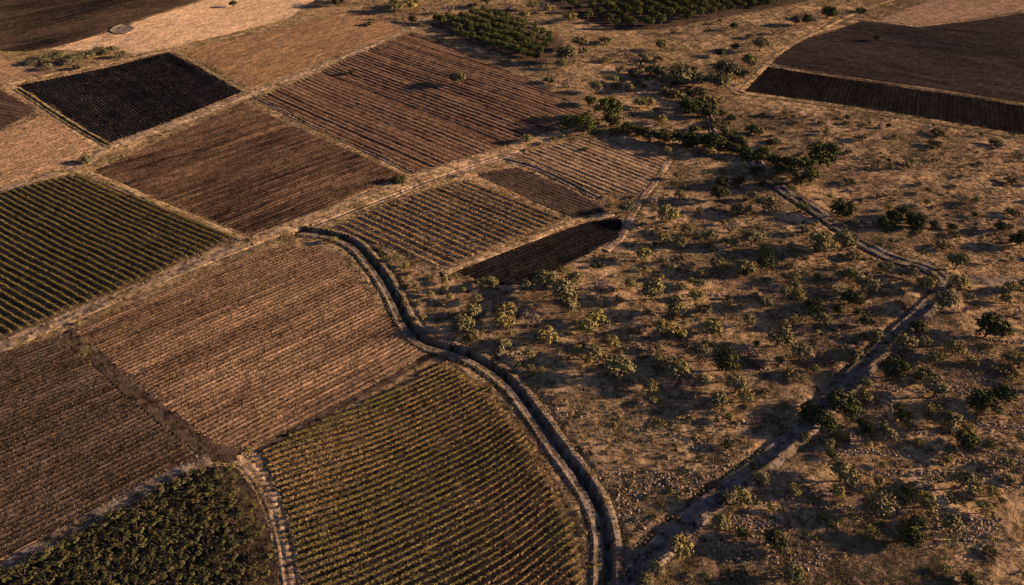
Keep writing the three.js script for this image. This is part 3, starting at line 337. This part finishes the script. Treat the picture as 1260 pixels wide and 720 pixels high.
const stakeCols = [[0.20, 0.138, 0.058], [0.235, 0.158, 0.068], [0.165, 0.116, 0.052], [0.23, 0.148, 0.078], [0.14, 0.118, 0.04]];
for (const g of sow('near_vineyard', 0.27, (L, x, y, z) => {
  const t = vnoise(x * 0.1 + 3, z * 0.1), bare = vnoise(x * 0.22, z * 0.4 + 9) < 0.14; 
  const h = rr(0.62, 0.82), c0 = t + smooth(-92, -72, z) * 0.35 > 0.68 ? stakeCols[4] : pick(stakeCols);
  for (let k = 0; k < (bare ? 3 : 8); k++) { const a = rr(0, 6.28), r = rr(0.04, 0.28); L.quad(x + Math.cos(a) * r, y + rr(0.05, h), z + Math.sin(a) * r, rr(0.16, 0.3), rr(0.2, 0.4), Math.cos(a), rr(-0.1, 0.8), Math.sin(a), tone(c0, 0.2)); }
  L.blade(x, y, z, 0.07, h + 0.2, rr(-0.04, 0.04), rr(-0.04, 0.04), [0.30, 0.22, 0.13]);
})) put(new THREE.Mesh(g, M.plant), 'vine_row', `wavy row of staked yellowing vines, ${ordinal(++rowNo)} from the broad dry row field`, 'vine row', 'rows of the staked vineyard');
rowNo = 0;
const lowCols = [[0.19, 0.128, 0.062], [0.15, 0.108, 0.05], [0.24, 0.16, 0.08]];
for (const g of sow('small_vineyard', 0.6, (L, x, y, z) => {
  const h = rr(0.35, 0.75), few = vnoise(x * 0.15, z * 0.15) < 0.25;
  for (let k = 0; k < (few ? 4 : 10); k++) { const a = rr(0, 6.28), r = rr(0.05, 0.32); L.quad(x + Math.cos(a) * r, y + rr(0.02, h), z + Math.sin(a) * r, rr(0.25, 0.45), rr(0.2, 0.4), Math.cos(a), rr(0, 0.9), Math.sin(a), tone(pick(lowCols), 0.3)); }
})) put(new THREE.Mesh(g, M.plant), 'vine_row', `low tan-green vine row, ${ordinal(++rowNo)} from the dark triangular plot`, 'vine row', 'rows of the low tan vineyard');
// dry rows are pieces of their field
function dryRows(key, step, n, h0, h1, cols, gap) {
  for (const g of sow(key, step, (L, x, y, z) => {
    if (vnoise(x * 0.2 + 3, z * 0.2) < gap) return;
    const h = rr(h0, h1);
    for (let k = 0; k < n; k++) { const a = rr(0, 6.28), r = rr(0.03, 0.16); L.quad(x + Math.cos(a) * r, y + rr(0.0, h), z + Math.sin(a) * r, rr(0.1, 0.24), rr(0.1, 0.24), Math.cos(a), rr(0, 0.8), Math.sin(a), tone(pick(cols), 0.3)); }
  })) { const m = new THREE.Mesh(g, M.plant); m.name = 'crop_row'; m.castShadow = m.receiveShadow = true; fieldBy[key].mesh.add(m); }
}
dryRows('centre_rows', 0.36, 4, 0.1, 0.26, [[0.22, 0.145, 0.085], [0.28, 0.185, 0.10], [0.17, 0.115, 0.07], [0.18, 0.13, 0.06]], 0.22);
dryRows('left_rows', 0.38, 3, 0.1, 0.24, [[0.12, 0.085, 0.062], [0.16, 0.112, 0.08], [0.085, 0.062, 0.045]], 0.12);
dryRows('brown_grid', 1.1, 5, 0.2, 0.5, [[0.17, 0.11, 0.065], [0.24, 0.16, 0.09], [0.12, 0.085, 0.05]], 0.15);
dryRows('pale_rows', 0.9, 4, 0.1, 0.35, [[0.30, 0.21, 0.11], [0.24, 0.17, 0.085], [0.17, 0.13, 0.06]], 0.2);
dryRows('right_brown', 2.2, 2, 0.05, 0.3, [[0.10, 0.066, 0.05], [0.13, 0.085, 0.06], [0.03, 0.02, 0.018]], 0.5);
dryRows('black', 1.4, 2, 0.05, 0.3, [[0.16, 0.11, 0.08], [0.22, 0.15, 0.10], [0.06, 0.045, 0.04]], 0.45);

// ---------------------------------------------------------------- trees and bushes (unit crown width 1, base at 0)
const KIND = { // colours, crown clumps, clump radius, leaves per clump, leaf size, crown height range, trunk height
  thorn: { cols: [[0.125, 0.108, 0.050], [0.16, 0.134, 0.062], [0.095, 0.085, 0.041]], n: 30, r: 0.20, k: 30, leaf: 0.08, y0: 0.22, y1: 0.72, trunk: true },
  yellow: { cols: [[0.185, 0.148, 0.052], [0.225, 0.172, 0.064], [0.14, 0.118, 0.044]], n: 28, r: 0.20, k: 28, leaf: 0.085, y0: 0.18, y1: 0.68, trunk: true },
  dark: { cols: [[0.042, 0.046, 0.018], [0.058, 0.058, 0.023], [0.034, 0.038, 0.016]], n: 32, r: 0.21, k: 30, leaf: 0.085, y0: 0.12, y1: 0.74, trunk: true },
  bare: { cols: [[0.17, 0.12, 0.10], [0.21, 0.15, 0.12], [0.13, 0.095, 0.08]], n: 18, r: 0.16, k: 16, leaf: 0.08, y0: 0.12, y1: 0.55, twigs: true },
  low: { cols: [[0.10, 0.085, 0.04], [0.13, 0.10, 0.05], [0.075, 0.065, 0.032]], n: 22, r: 0.17, k: 20, leaf: 0.095, y0: 0.05, y1: 0.34 },
  oak: { cols: [[0.055, 0.062, 0.02], [0.075, 0.078, 0.024], [0.042, 0.05, 0.018]], n: 50, r: 0.17, k: 28, leaf: 0.065, y0: 0.10, y1: 0.82, trunk: true },
  grey: { cols: [[0.095, 0.086, 0.045], [0.115, 0.10, 0.055], [0.072, 0.068, 0.036]], n: 32, r: 0.20, k: 30, leaf: 0.08, y0: 0.14, y1: 0.7, trunk: true },
  fruit: { cols: [[0.060, 0.068, 0.022], [0.08, 0.084, 0.028], [0.048, 0.055, 0.02]], n: 30, r: 0.19, k: 26, leaf: 0.085, y0: 0.25, y1: 0.95, trunk: true, round: true },
};
function makeTree(kind) {
  const K = KIND[kind], L = new Leaves(), root = new THREE.Group(), centres = [], my = (K.y0 + K.y1) / 2, hy = (K.y1 - K.y0) / 2, wood = [];
  const lean = [rr(-0.06, 0.06), rr(-0.06, 0.06)], ex = K.round ? 1 : rr(0.8, 1.1), ez = K.round ? 1 : rr(0.8, 1.1);
  for (let c = 0; c < K.n; c++) {
    let a = rnd() * 6.28, e = Math.asin(rr(-0.75, 1)), q = Math.pow(rr(0.15, 1), 0.45) * (0.95 - K.r * 0.2);
    if (rnd() < 0.12) q *= 1.18;
    const cx = Math.cos(a) * Math.cos(e) * q * (0.54 - K.r * 0.45) * ex + lean[0], cz = Math.sin(a) * Math.cos(e) * q * (0.54 - K.r * 0.45) * ez + lean[1], cy = my + Math.sin(e) * q * (hy - K.r * 0.25) * rr(0.8, 1.1);
    centres.push([cx, cy, cz]);
    const base = pick(K.cols), rad = K.r * rr(0.7, 1.25);
    for (let k = 0; k < K.k; k++) {
      const b = rnd() * 6.28, g = Math.asin(rr(-0.5, 1)), qq = Math.pow(rnd(), 0.4) * rad, dx = Math.cos(b) * Math.cos(g), dz = Math.sin(b) * Math.cos(g), dy = Math.sin(g);
      const s = K.leaf * rr(0.6, 1.3), tw = K.twigs;
      L.quad(cx + dx * qq, Math.max(0.02, cy + dy * qq * 0.8), cz + dz * qq, tw ? s * 0.28 : s, tw ? s * 2.3 : s * rr(0.7, 1.1), dx + rr(-0.5, 0.5), dy + rr(-0.2, 0.6), dz + rr(-0.5, 0.5), tone(base, 0.28));
    }
  }
  if (K.trunk || K.twigs) {
    const fork = [lean[0] * 0.4, K.y0 * 0.8, lean[1] * 0.4], nf = K.trunk ? 6 : 9;
    if (K.trunk) wood.push(limb([0, -0.06, 0], fork, 0.045, 0.032, 7));
    for (let k = 0; k < nf; k++) { const t = centres[Math.floor(k / nf * centres.length)]; const m = [(fork[0] + t[0]) / 2 + rr(-0.03, 0.03), (fork[1] + t[1]) / 2 + rr(0, 0.05), (fork[2] + t[2]) / 2 + rr(-0.03, 0.03)]; const s = K.trunk ? fork : [rr(-0.04, 0.04), -0.03, rr(-0.04, 0.04)]; wood.push(limb(s, m, 0.022, 0.014, 5), limb(m, t, 0.014, 0.005, 4)); }
  }
  const crown = new THREE.Mesh(L.geometry(), M.plant); crown.name = K.twigs ? 'twigs' : 'crown'; root.add(crown);
  if (wood.length) { const g = mergeGeometries(wood); const t = new THREE.Mesh(g, M.bark); t.name = 'trunk'; root.add(t); }
  return root;
}
const PROTO = {}; for (const k of Object.keys(KIND)) PROTO[k] = Array.from({ length: k === 'oak' || k === 'grey' ? 4 : 6 }, () => makeTree(k));
function plantTree(kind, x, z, w, name, label, category, group, hf = 1, y) {
  const o = pick(PROTO[kind]).clone(); o.position.set(x, (y ?? groundY(x, z)) - 0.03, z); o.rotation.y = rnd() * 6.28; o.scale.set(w * rr(0.92, 1.08), w * hf * rr(0.9, 1.12), w * rr(0.92, 1.08));
  return put(o, name, label, category, group);
}
const TREES = {
  g: ['thorn', 1.0, 'thorn_tree', 'feathery olive-green thorn tree growing in the dry scrubland', 'tree', 'olive-green thorn trees of the scrubland'],
  y: ['yellow', 1.0, 'yellow_bush', 'yellow-green leafy bush lit by the low sun in the scrubland', 'bush', 'yellow-green bushes of the scrubland'],
  d: ['dark', 0.95, 'evergreen_bush', 'dense dark green evergreen bush in the dry scrubland', 'bush', 'dark evergreen bushes of the scrubland'],
  b: ['bare', 1.0, 'bare_bush', 'leafless greyish pink twiggy bush in the scrubland', 'bush', 'leafless bushes of the scrubland'],
  s: ['low', 1.0, 'low_shrub', 'low mounded dull olive shrub hugging the dry grassland', 'shrub', 'low shrubs of the grassland'],
  O: ['oak', 1.0, 'oak_tree', 'large dense dark green tree, one of a pair beside the upper sunken lane', 'tree', 'pair of large trees by the lane'],
  R: ['oak', 0.95, 'oak_tree', 'dense dark round tree at the corner of the long furrowed field', 'tree', 'dark trees at the furrowed field corner'],
  h: ['dark', 0.85, 'hedge_bush', 'dark green bush in the hedge above the small tan stubble plot', 'bush', 'bushes of the dark hedge'],
  L: ['grey', 0.9, 'roadside_tree', 'grey-green tree at the corner of the black soil strip', 'tree'],
  P: ['grey', 0.85, 'stream_tree', 'pale grey-green bushy tree along the dry stream bed', 'tree', 'pale trees along the stream bed'],
  Q: ['grey', 1.0, 'round_tree', 'round grey-green tree beside the end of the small orchard', 'tree', 'round trees beside the small orchard'],
  A: ['grey', 0.9, 'lone_tree', 'lone grey-green tree standing in the long furrows', 'tree'],
  a: ['dark', 0.9, 'small_bush', 'tiny dark bush standing in the long furrows', 'bush'],
  j: ['grey', 0.9, 'junction_tree', 'small green tree at the junction of the upper road by the black field', 'tree'],
  e: ['dark', 1.0, 'distant_tree', 'single small dark tree standing in the bright straw field', 'tree'],
  k: ['dark', 0.8, 'ditch_bush', 'dark bush at the end of the straight shallow ditch', 'bush'],
  f: ['dark', 0.9, 'field_bush', 'small dark bush standing in the wide reddish brown field', 'bush'],
  m: ['grey', 0.6, 'brushwood_bush', 'dull olive bush in the brushwood strip above the black field', 'bush', 'bushes of the brushwood strip'],
};
const placeOf = (x, z) => {
  const d = k => distLine(MAP.lines[k], x, z);
  if (d('lane') < 9) return ['beside the sunken lane', 'along the lane'];
  if (d('canal') < 14) return ['beside the curving ditch', 'along the ditch'];
  if (d('creek') < 16) return ['near the dry stream bed', 'along the stream bed'];
  if (edgeDist(fieldBy.black_strip.p, x, z) < 14) return ['by the black soil strip', 'by the black strip'];
  if (edgeDist(fieldBy.pale_rows.p, x, z) < 14) return ['next to the small tan stubble plot', 'by the stubble plot'];
  if (edgeDist(fieldBy.orchard_far_soil.p, x, z) < 22) return ['on the pale slope below the wide orchard', 'below the wide orchard'];
  if (edgeDist(fieldBy.right_black.p, x, z) < 30) return ['on the slope below the blackish band', 'below the blackish band'];
  const L = MAP.lines.lane.slice(2), zs = L.map(p => p[1]);
  let best = 1e9, lx = 0; for (const p of resample(L, 4)) if (Math.abs(p[1] - z) < best) { best = Math.abs(p[1] - z); lx = p[0]; }
  if (z < -225) return ['among the far brushwood', 'in the far brushwood'];
  return x < lx ? ['between the curving ditch and the lane', 'between ditch and lane'] : ['on the stony slope beyond the lane', 'beyond the lane'];
};
function moreTrees([x, z, w, k]) {
  let [kind, hf, name, label, cat, group] = TREES[k]; const f = fieldAt(x, z);
  if ('gydbs'.includes(k)) { const [at, short] = placeOf(x, z), size = w < 2.6 ? 'small' : w > 4.4 ? 'large' : 'medium-sized'; label = `${size} ${{ g: 'feathery olive-green thorn tree', y: 'yellow-green leafy bush', d: 'dense dark evergreen bush', b: 'leafless greyish pink bush', s: 'low dull olive shrub' }[k]} ${at}`; group = `${size} ${{ g: 'thorn trees', y: 'yellow bushes', d: 'evergreen bushes', b: 'bare bushes', s: 'low shrubs' }[k]} ${short}`; }
  plantTree(kind, x, z, w * 1.28, name, label, cat, group, hf, f ? soilY(f, x, z) : undefined);
}
MAP.trees.slice().forEach(moreTrees);
for (let k = 0, t = 0; k < 300 && t < 9000; t++) {       // the many smaller bushes between
  const z = -70 - 200 * Math.pow(rnd(), 0.9), x = rr(-20, Math.abs(z) * 0.73 + 48);
  if (!visible(x, z) || fieldAt(x, z) || lineAt(x, z, 1.2) || fbm(x * 0.06 + 21, z * 0.08, 3) < 0.42) continue;
  if (x < 42 && z > -116 && z < -76 && rnd() < 0.9) continue;          // the open grass beside the ditch
  k++; MAP.trees.push([x, z, rr(0.9, 2.3), pick(['y', 'g', 's', 's', 'b', 'y', 'd'])]); moreTrees(MAP.trees.at(-1));
}
for (const [cx, cz] of resample(MAP.lines.creek, 1.6)) {           // thicket along the stream bed
  const x = cx + (rnd() + rnd() - 1) * 11, z = cz + (rnd() + rnd() - 1) * 11; if (fieldAt(x, z)) continue;
  moreTrees([x, z, rr(1.6, 4.2), pick(['P', 's', 'd', 's', 'g', 'P', 'b'])]);
}
// orchards
function orchard(key, along, between, w, hf, kind, name, label, group, jitter, keep) {
  const f = fieldBy[key], s0 = f.s; f.s = between; const { res, ca, sa } = rowsOf(f, 1.2); f.s = s0;
  res.forEach(([v, u0, u1], r) => { for (let u = u0 + rnd() * along * 0.3; u <= u1; u += along) {
    const x = u * ca - v * sa + rr(-jitter, jitter), z = u * sa + v * ca + rr(-jitter, jitter);
    if (!keep(x, z)) continue;
    const no = ordinal(key === 'orchard_green_soil' ? res.length - r : r + 1);
    plantTree(kind, x, z, w * rr(0.82, 1.15), name, label.replace('#', no), 'tree', `${group}, ${no} row`, hf, soilY(f, x, z));
  } });
}
orchard('orchard_green_soil', 4.6, 7.2, 4.9, 1.1, 'fruit', 'orchard_tree', 'round dark green fruit tree in the # orchard row from the long furrowed field', 'trees of the small orchard', 0.12, (x, z) => visible(x, z) && rnd() < 0.93);
orchard('orchard_far_soil', 5.4, 8.4, 5.5, 1.05, 'fruit', 'orchard_tree', 'round green fruit tree of the wide orchard, # row from the hill path', 'trees of the wide orchard', 0.14, (x, z) => visible(x, z) && z > -440 && rnd() < (x < 60 ? 0.5 : 0.96));

// young orchard: spreading crowns of radiating sprays
function makeYoung() {
  const L = new Leaves(), root = new THREE.Group(), wood = [limb([0, -0.06, 0], [0, 0.3, 0], 0.05, 0.04, 6)], n = 8 + Math.floor(rnd() * 4);
  for (let k = 0; k < n; k++) {
    const a = k / n * 6.28 + rr(-0.25, 0.25), len = rr(0.38, 0.56), up = rr(0.25, 0.6), c = pick([[0.060, 0.058, 0.021], [0.074, 0.068, 0.024], [0.044, 0.045, 0.018], [0.066, 0.053, 0.024]]);
    const tip = [Math.cos(a) * len, 0.3 + up * 0.7, Math.sin(a) * len]; wood.push(limb([0, 0.28, 0], tip, 0.02, 0.008, 4));
    for (let q = 0; q < 22; q++) { const t = rr(0.3, 1.1), j = 0.07; L.quad(tip[0] * t + rr(-j, j), 0.28 + (tip[1] - 0.28) * t + rr(-j, j), tip[2] * t + rr(-j, j), rr(0.08, 0.15), rr(0.07, 0.12), Math.cos(a) * 0.6 + rr(-0.4, 0.4), 0.9, Math.sin(a) * 0.6 + rr(-0.4, 0.4), tone(c, 0.3)); }
  }
  const crown = new THREE.Mesh(L.geometry(), M.plant), trunk = new THREE.Mesh(mergeGeometries(wood), M.bark); crown.name = 'crown'; trunk.name = 'trunk'; root.add(crown, trunk); return root;
}
PROTO.young = Array.from({ length: 6 }, makeYoung);
orchard('orchard_soil', 2.6, 2.9, 3.1, 0.78, 'young', 'young_tree', 'young spreading tree with radiating branches, # orchard row from the grey weedy strip', 'trees of the young orchard', 0.25, (x, z) => visible(x, z) && rnd() < 0.95);

// ---------------------------------------------------------------- uncountable cover: dry grass, stones
function tuft(n, w, h) { const L = new Leaves(); for (let k = 0; k < n; k++) { const a = rnd() * 6.28, r = rnd() * 0.25; L.blade(Math.cos(a) * r, -0.05, Math.sin(a) * r, w, h * rr(0.6, 1.1), Math.cos(a) * rr(0.1, 0.4), Math.sin(a) * rr(0.1, 0.4), [1, 1, 1]); } const g = L.geometry(); g.deleteAttribute('color'); return g; }
const strawMat = new THREE.MeshPhysicalMaterial({ specularIntensity: 0,  color: 0xffffff, roughness: 1, side: THREE.DoubleSide });
function scatter(name, label, category, g, mat, items) {
  const m = new THREE.InstancedMesh(g, mat, items.length), o = new THREE.Object3D(), c = new THREE.Color();
  items.forEach(([x, y, z, sx, sy, col], i) => { o.position.set(x, y, z); o.rotation.set(0, rnd() * 6.28, 0); if (name.includes('stone')) o.rotation.set(rnd() * 6, rnd() * 6, rnd() * 6); o.scale.set(sx, sy, sx * rr(0.8, 1.2)); o.updateMatrix(); m.setMatrixAt(i, o.matrix); c.setRGB(...col); m.setColorAt(i, c); });
  return put(m, name, label, category, null, 'stuff');
}
const grassCol = (x, z) => tone(mix3([0.14, 0.115, 0.05], [0.34, 0.235, 0.115], smooth(0.3, 0.7, fbm(x * 0.06 + 5, z * 0.08, 3))), 0.25);
{
  const items = []; let tries = 0;
  const want = 130000;
  while (items.length < want && tries++ < 900000) {
    // denser towards the viewer's side so the cover stays even to the eye
    const t = rnd(), z = -60 - 395 * Math.pow(t, 1.15), hw = Math.abs(z) * 0.73 + 52, x = rr(-hw, hw);
    if (x < -150 && z > -330) continue;
    const d = fbm(x * 0.08, z * 0.11, 3); if (rnd() > smooth(0.28, 0.6, d)) continue;
    if (fieldAt(x, z) || lineAt(x, z, -0.3)) continue;
    const s = rr(0.35, 0.85) * (1 + Math.abs(z) / 500); items.push([x, groundY(x, z), z, s, s * rr(0.2, 0.6), grassCol(x, z)]);
  }
  scatter('dry_grass', 'dry straw and olive grass tufts covering the scrubland', 'grass', tuft(11, 0.09, 0.7), strawMat, items);
}
{ // ankle-high scrub between the bushes
  const L = new Leaves(); for (let k = 0; k < 34; k++) { const a = rnd() * 6.28, e = Math.asin(rr(0, 1)), q = rr(0.25, 0.5); L.quad(Math.cos(a) * Math.cos(e) * q, Math.sin(e) * q * 0.9 + 0.02, Math.sin(a) * Math.cos(e) * q, rr(0.14, 0.26), rr(0.12, 0.22), Math.cos(a), rr(0, 1), Math.sin(a), [1, 1, 1]); }
  const g = L.geometry(); g.deleteAttribute('color'); const items = [];
  for (let t = 0; t < 60000 && items.length < 6500; t++) {
    const z = -60 - 395 * Math.pow(rnd(), 1.1), hw = Math.abs(z) * 0.73 + 52, x = rr(-hw, hw); if (x < -150 && z > -330) continue;
    if (rnd() > smooth(0.42, 0.66, fbm(x * 0.05 + 11, z * 0.08, 3))) continue; if (fieldAt(x, z) || lineAt(x, z, 0.3)) continue;
    const s = rr(0.4, 1.0) + Math.pow(rnd(), 4) * 1.2; items.push([x, groundY(x, z), z, s, s * rr(0.6, 1), tone(pick([[0.12, 0.105, 0.04], [0.17, 0.14, 0.05], [0.075, 0.07, 0.03], [0.20, 0.145, 0.09]]), 0.25)]);
  }
  for (const [key, o0, o1, n] of [['canal', 2.6, 6.5, 5], ['canal', -6.5, -4.2, 2], ['lane', 2.0, 6.5, 4], ['lane', -4.5, -2.6, 2]]) {
    const B = LINES.find(l => l[0] === key), pr = P[B[1]];
    for (let i = 0; i < B.pts.length - 1; i++) for (let k = 0; k < n; k++) {
      if (vnoise(i * 0.22, o0 * 3) < 0.4) continue;
      const p = B.pts[i], q = B.pts[i + 1], l = Math.hypot(q[0] - p[0], q[1] - p[1]) || 1, o = rr(o0, o1), x = p[0] + (q[1] - p[1]) / l * o * B[2], z = p[1] - (q[0] - p[0]) / l * o * B[2]; if (fieldAt(x, z)) continue;
      let j = 0; while (j < pr.length - 2 && pr[j + 1][0] < o) j++;
      const h = o > pr[0][0] && o < pr.at(-1)[0] ? pr[j][1] + (pr[j + 1][1] - pr[j][1]) * clamp((o - pr[j][0]) / (pr[j + 1][0] - pr[j][0]), 0, 1) : 0, s = rr(0.25, 0.8);
      items.push([x, relief(x, z) + Math.max(h, -0.1) - 0.04, z, s, s * rr(0.5, 0.9), tone(pick([[0.20, 0.145, 0.06], [0.27, 0.19, 0.09], [0.11, 0.095, 0.04]]), 0.25)]);
    }
  }
  scatter('ground_weeds', 'ankle-high olive and brown scrub between the bushes', 'weeds', g, strawMat, items);
}
{
  const items = [];
  for (const L of LINES) {
    if (['soil_gap', 'vine_shade_strip', 'lane_branch', 'creek'].includes(L[0])) continue;
    const pr = P[L[1]], R = L.hw, dens = { verge: 10, canal: 26, lane: 5, road: 6, bank: 8 }[L[1]] || 5;
    for (let i = 0; i < L.pts.length - 1; i++) for (let k = 0; k < dens; k++) {
      const p = L.pts[i], q = L.pts[i + 1], l = Math.hypot(q[0] - p[0], q[1] - p[1]) || 1, nx = (q[1] - p[1]) / l, nz = -(q[0] - p[0]) / l, o = rr(-R, R) / L[2];
      let j = 0; while (j < pr.length - 2 && pr[j + 1][0] < o) j++;
      const t = clamp((o - pr[j][0]) / (pr[j + 1][0] - pr[j][0]), 0, 1), h = pr[j][1] + (pr[j + 1][1] - pr[j][1]) * t;
      if (h < -0.02 && rnd() < 0.9) continue; if (L[1] === 'canal' && Math.abs(o + 2.4) < 1.2) continue;
      if (vnoise(i * 0.3, o * 2 + 4) < 0.34) continue;
      const x = p[0] + nx * o * L[2], z = p[1] + nz * o * L[2], s = rr(0.3, 0.7) * (1 + Math.abs(z) / 600); items.push([x, relief(x, z) + h, z, s, s * rr(0.4, 0.9), tone(pick([[0.42, 0.29, 0.14], [0.33, 0.23, 0.11], [0.20, 0.16, 0.06]]), 0.25)]);
    }
  }
  for (const f of FIELDS) for (let e = 0; e < f.p.length; e++) {
    const a = f.p[e], b = f.p[(e + 1) % f.p.length], l = Math.hypot(b[0] - a[0], b[1] - a[1]);
    for (let k = 0; k < l * 3; k++) {
      const t = rnd(), o = (rnd() + rnd() - 1) * 1.3, x = a[0] + (b[0] - a[0]) * t - (b[1] - a[1]) / l * o, z = a[1] + (b[1] - a[1]) * t + (b[0] - a[0]) / l * o;
      if (!visible(x, z) || vnoise(x * 0.25, z * 0.25) < 0.42) continue;
      const s = rr(0.25, 0.6) * (1 + Math.abs(z) / 700); items.push([x, relief(x, z) + 0.03, z, s, s * rr(0.3, 0.7), tone(pick([[0.36, 0.25, 0.125], [0.26, 0.185, 0.09], [0.16, 0.125, 0.055]]), 0.25)]);
    }
  }
  scatter('verge_grass', 'tufts of bleached grass along the roads and ditches', 'grass', tuft(10, 0.1, 0.7), strawMat, items);
}
{
  const g = new THREE.IcosahedronGeometry(0.5, 1), p = g.attributes.position; for (let i = 0; i < p.count; i++) { const k = 0.75 + 0.5 * hash(Math.round(p.getX(i) * 50), Math.round(p.getY(i) * 50 + p.getZ(i) * 31)); p.setXYZ(i, p.getX(i) * k, p.getY(i) * k * 0.7, p.getZ(i) * k); } g.computeVertexNormals();
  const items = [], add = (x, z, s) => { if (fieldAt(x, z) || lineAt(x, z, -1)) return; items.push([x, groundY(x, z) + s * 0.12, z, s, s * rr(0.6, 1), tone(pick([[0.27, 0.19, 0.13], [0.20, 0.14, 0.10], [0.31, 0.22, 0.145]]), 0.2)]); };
  for (const [poly, n] of MAP.stones) { const b = bounds(poly); for (let k = 0, t = 0; k < n && t < n * 20; t++) { const x = rr(b[0], b[1]), z = rr(b[2], b[3]); if (!inside(poly, x, z) || rnd() > smooth(0.48, 0.7, fbm(x * 0.13 + 70, z * 0.2, 3))) continue; add(x, z, 0.12 + 0.5 * Math.pow(rnd(), 3)); k += 1.7; } }
  for (const l of MAP.lit_strip_stones) for (const [x, z] of resample(l, 0.35)) for (let k = 0; k < 2; k++) add(x + rr(-0.5, 0.5), z + rr(-0.6, 0.6) + (vnoise(x * 0.2, z) - 0.5) * 2, rr(0.2, 0.6));  // pale rows stand for lit strips between tree shadows, some stones real
  scatter('loose_stones', 'pale loose stones strewn over the scrubland and in rows standing for sunlit strips', 'stones', g, new THREE.MeshPhysicalMaterial({ specularIntensity: 0,  color: 0xffffff, roughness: 0.95 }), items);
}
// small hollow with grey mud at the tip of the fallow field
{
  const c = MAP.pool.reduce((a, p) => [a[0] + p[0] / MAP.pool.length, a[1] + p[1] / MAP.pool.length], [0, 0]), pos = [], col = [], uv = [], idx = [], pts = resample([...MAP.pool, MAP.pool[0]], 1.5), n = pts.length;
  const rings = [[0.02, 0.1], [0.5, 0.1], [0.85, 0.14], [1.0, 0.3], [1.1, 0.35], [1.25, -0.15]];
  rings.forEach(([r, h], q) => pts.forEach(([x, z], i) => { const jr = 0.85 * r * (0.85 + 0.35 * vnoise(Math.abs(i / n - 0.5) * 9, q * 0.4 + 2)), X = c[0] + (x - c[0]) * jr * 1.15, Z = c[1] + (z - c[1]) * jr; pos.push(X, relief(X, Z) + 0.1 + h, Z); const k = q < 3 ? [0.2, 0.165, 0.14] : [0.42, 0.28, 0.17], t = 0.8 + 0.4 * vnoise(i * 0.7, q * 3); col.push(k[0] * t, k[1] * t, k[2] * t); uv.push(X * UV, Z * UV); }));
  for (let q = 0; q + 1 < rings.length; q++) for (let i = 0; i + 1 < n; i++) { const a = q * n + i; idx.push(a, a + n, a + 1, a + 1, a + n, a + n + 1); }
  put(new THREE.Mesh(geo(pos, idx, col, uv), M.path), 'pool_hollow', 'small greyish dried pool hollow between fallow and straw fields', 'pool', null, 'structure');
}
renderer.render(scene, camera);
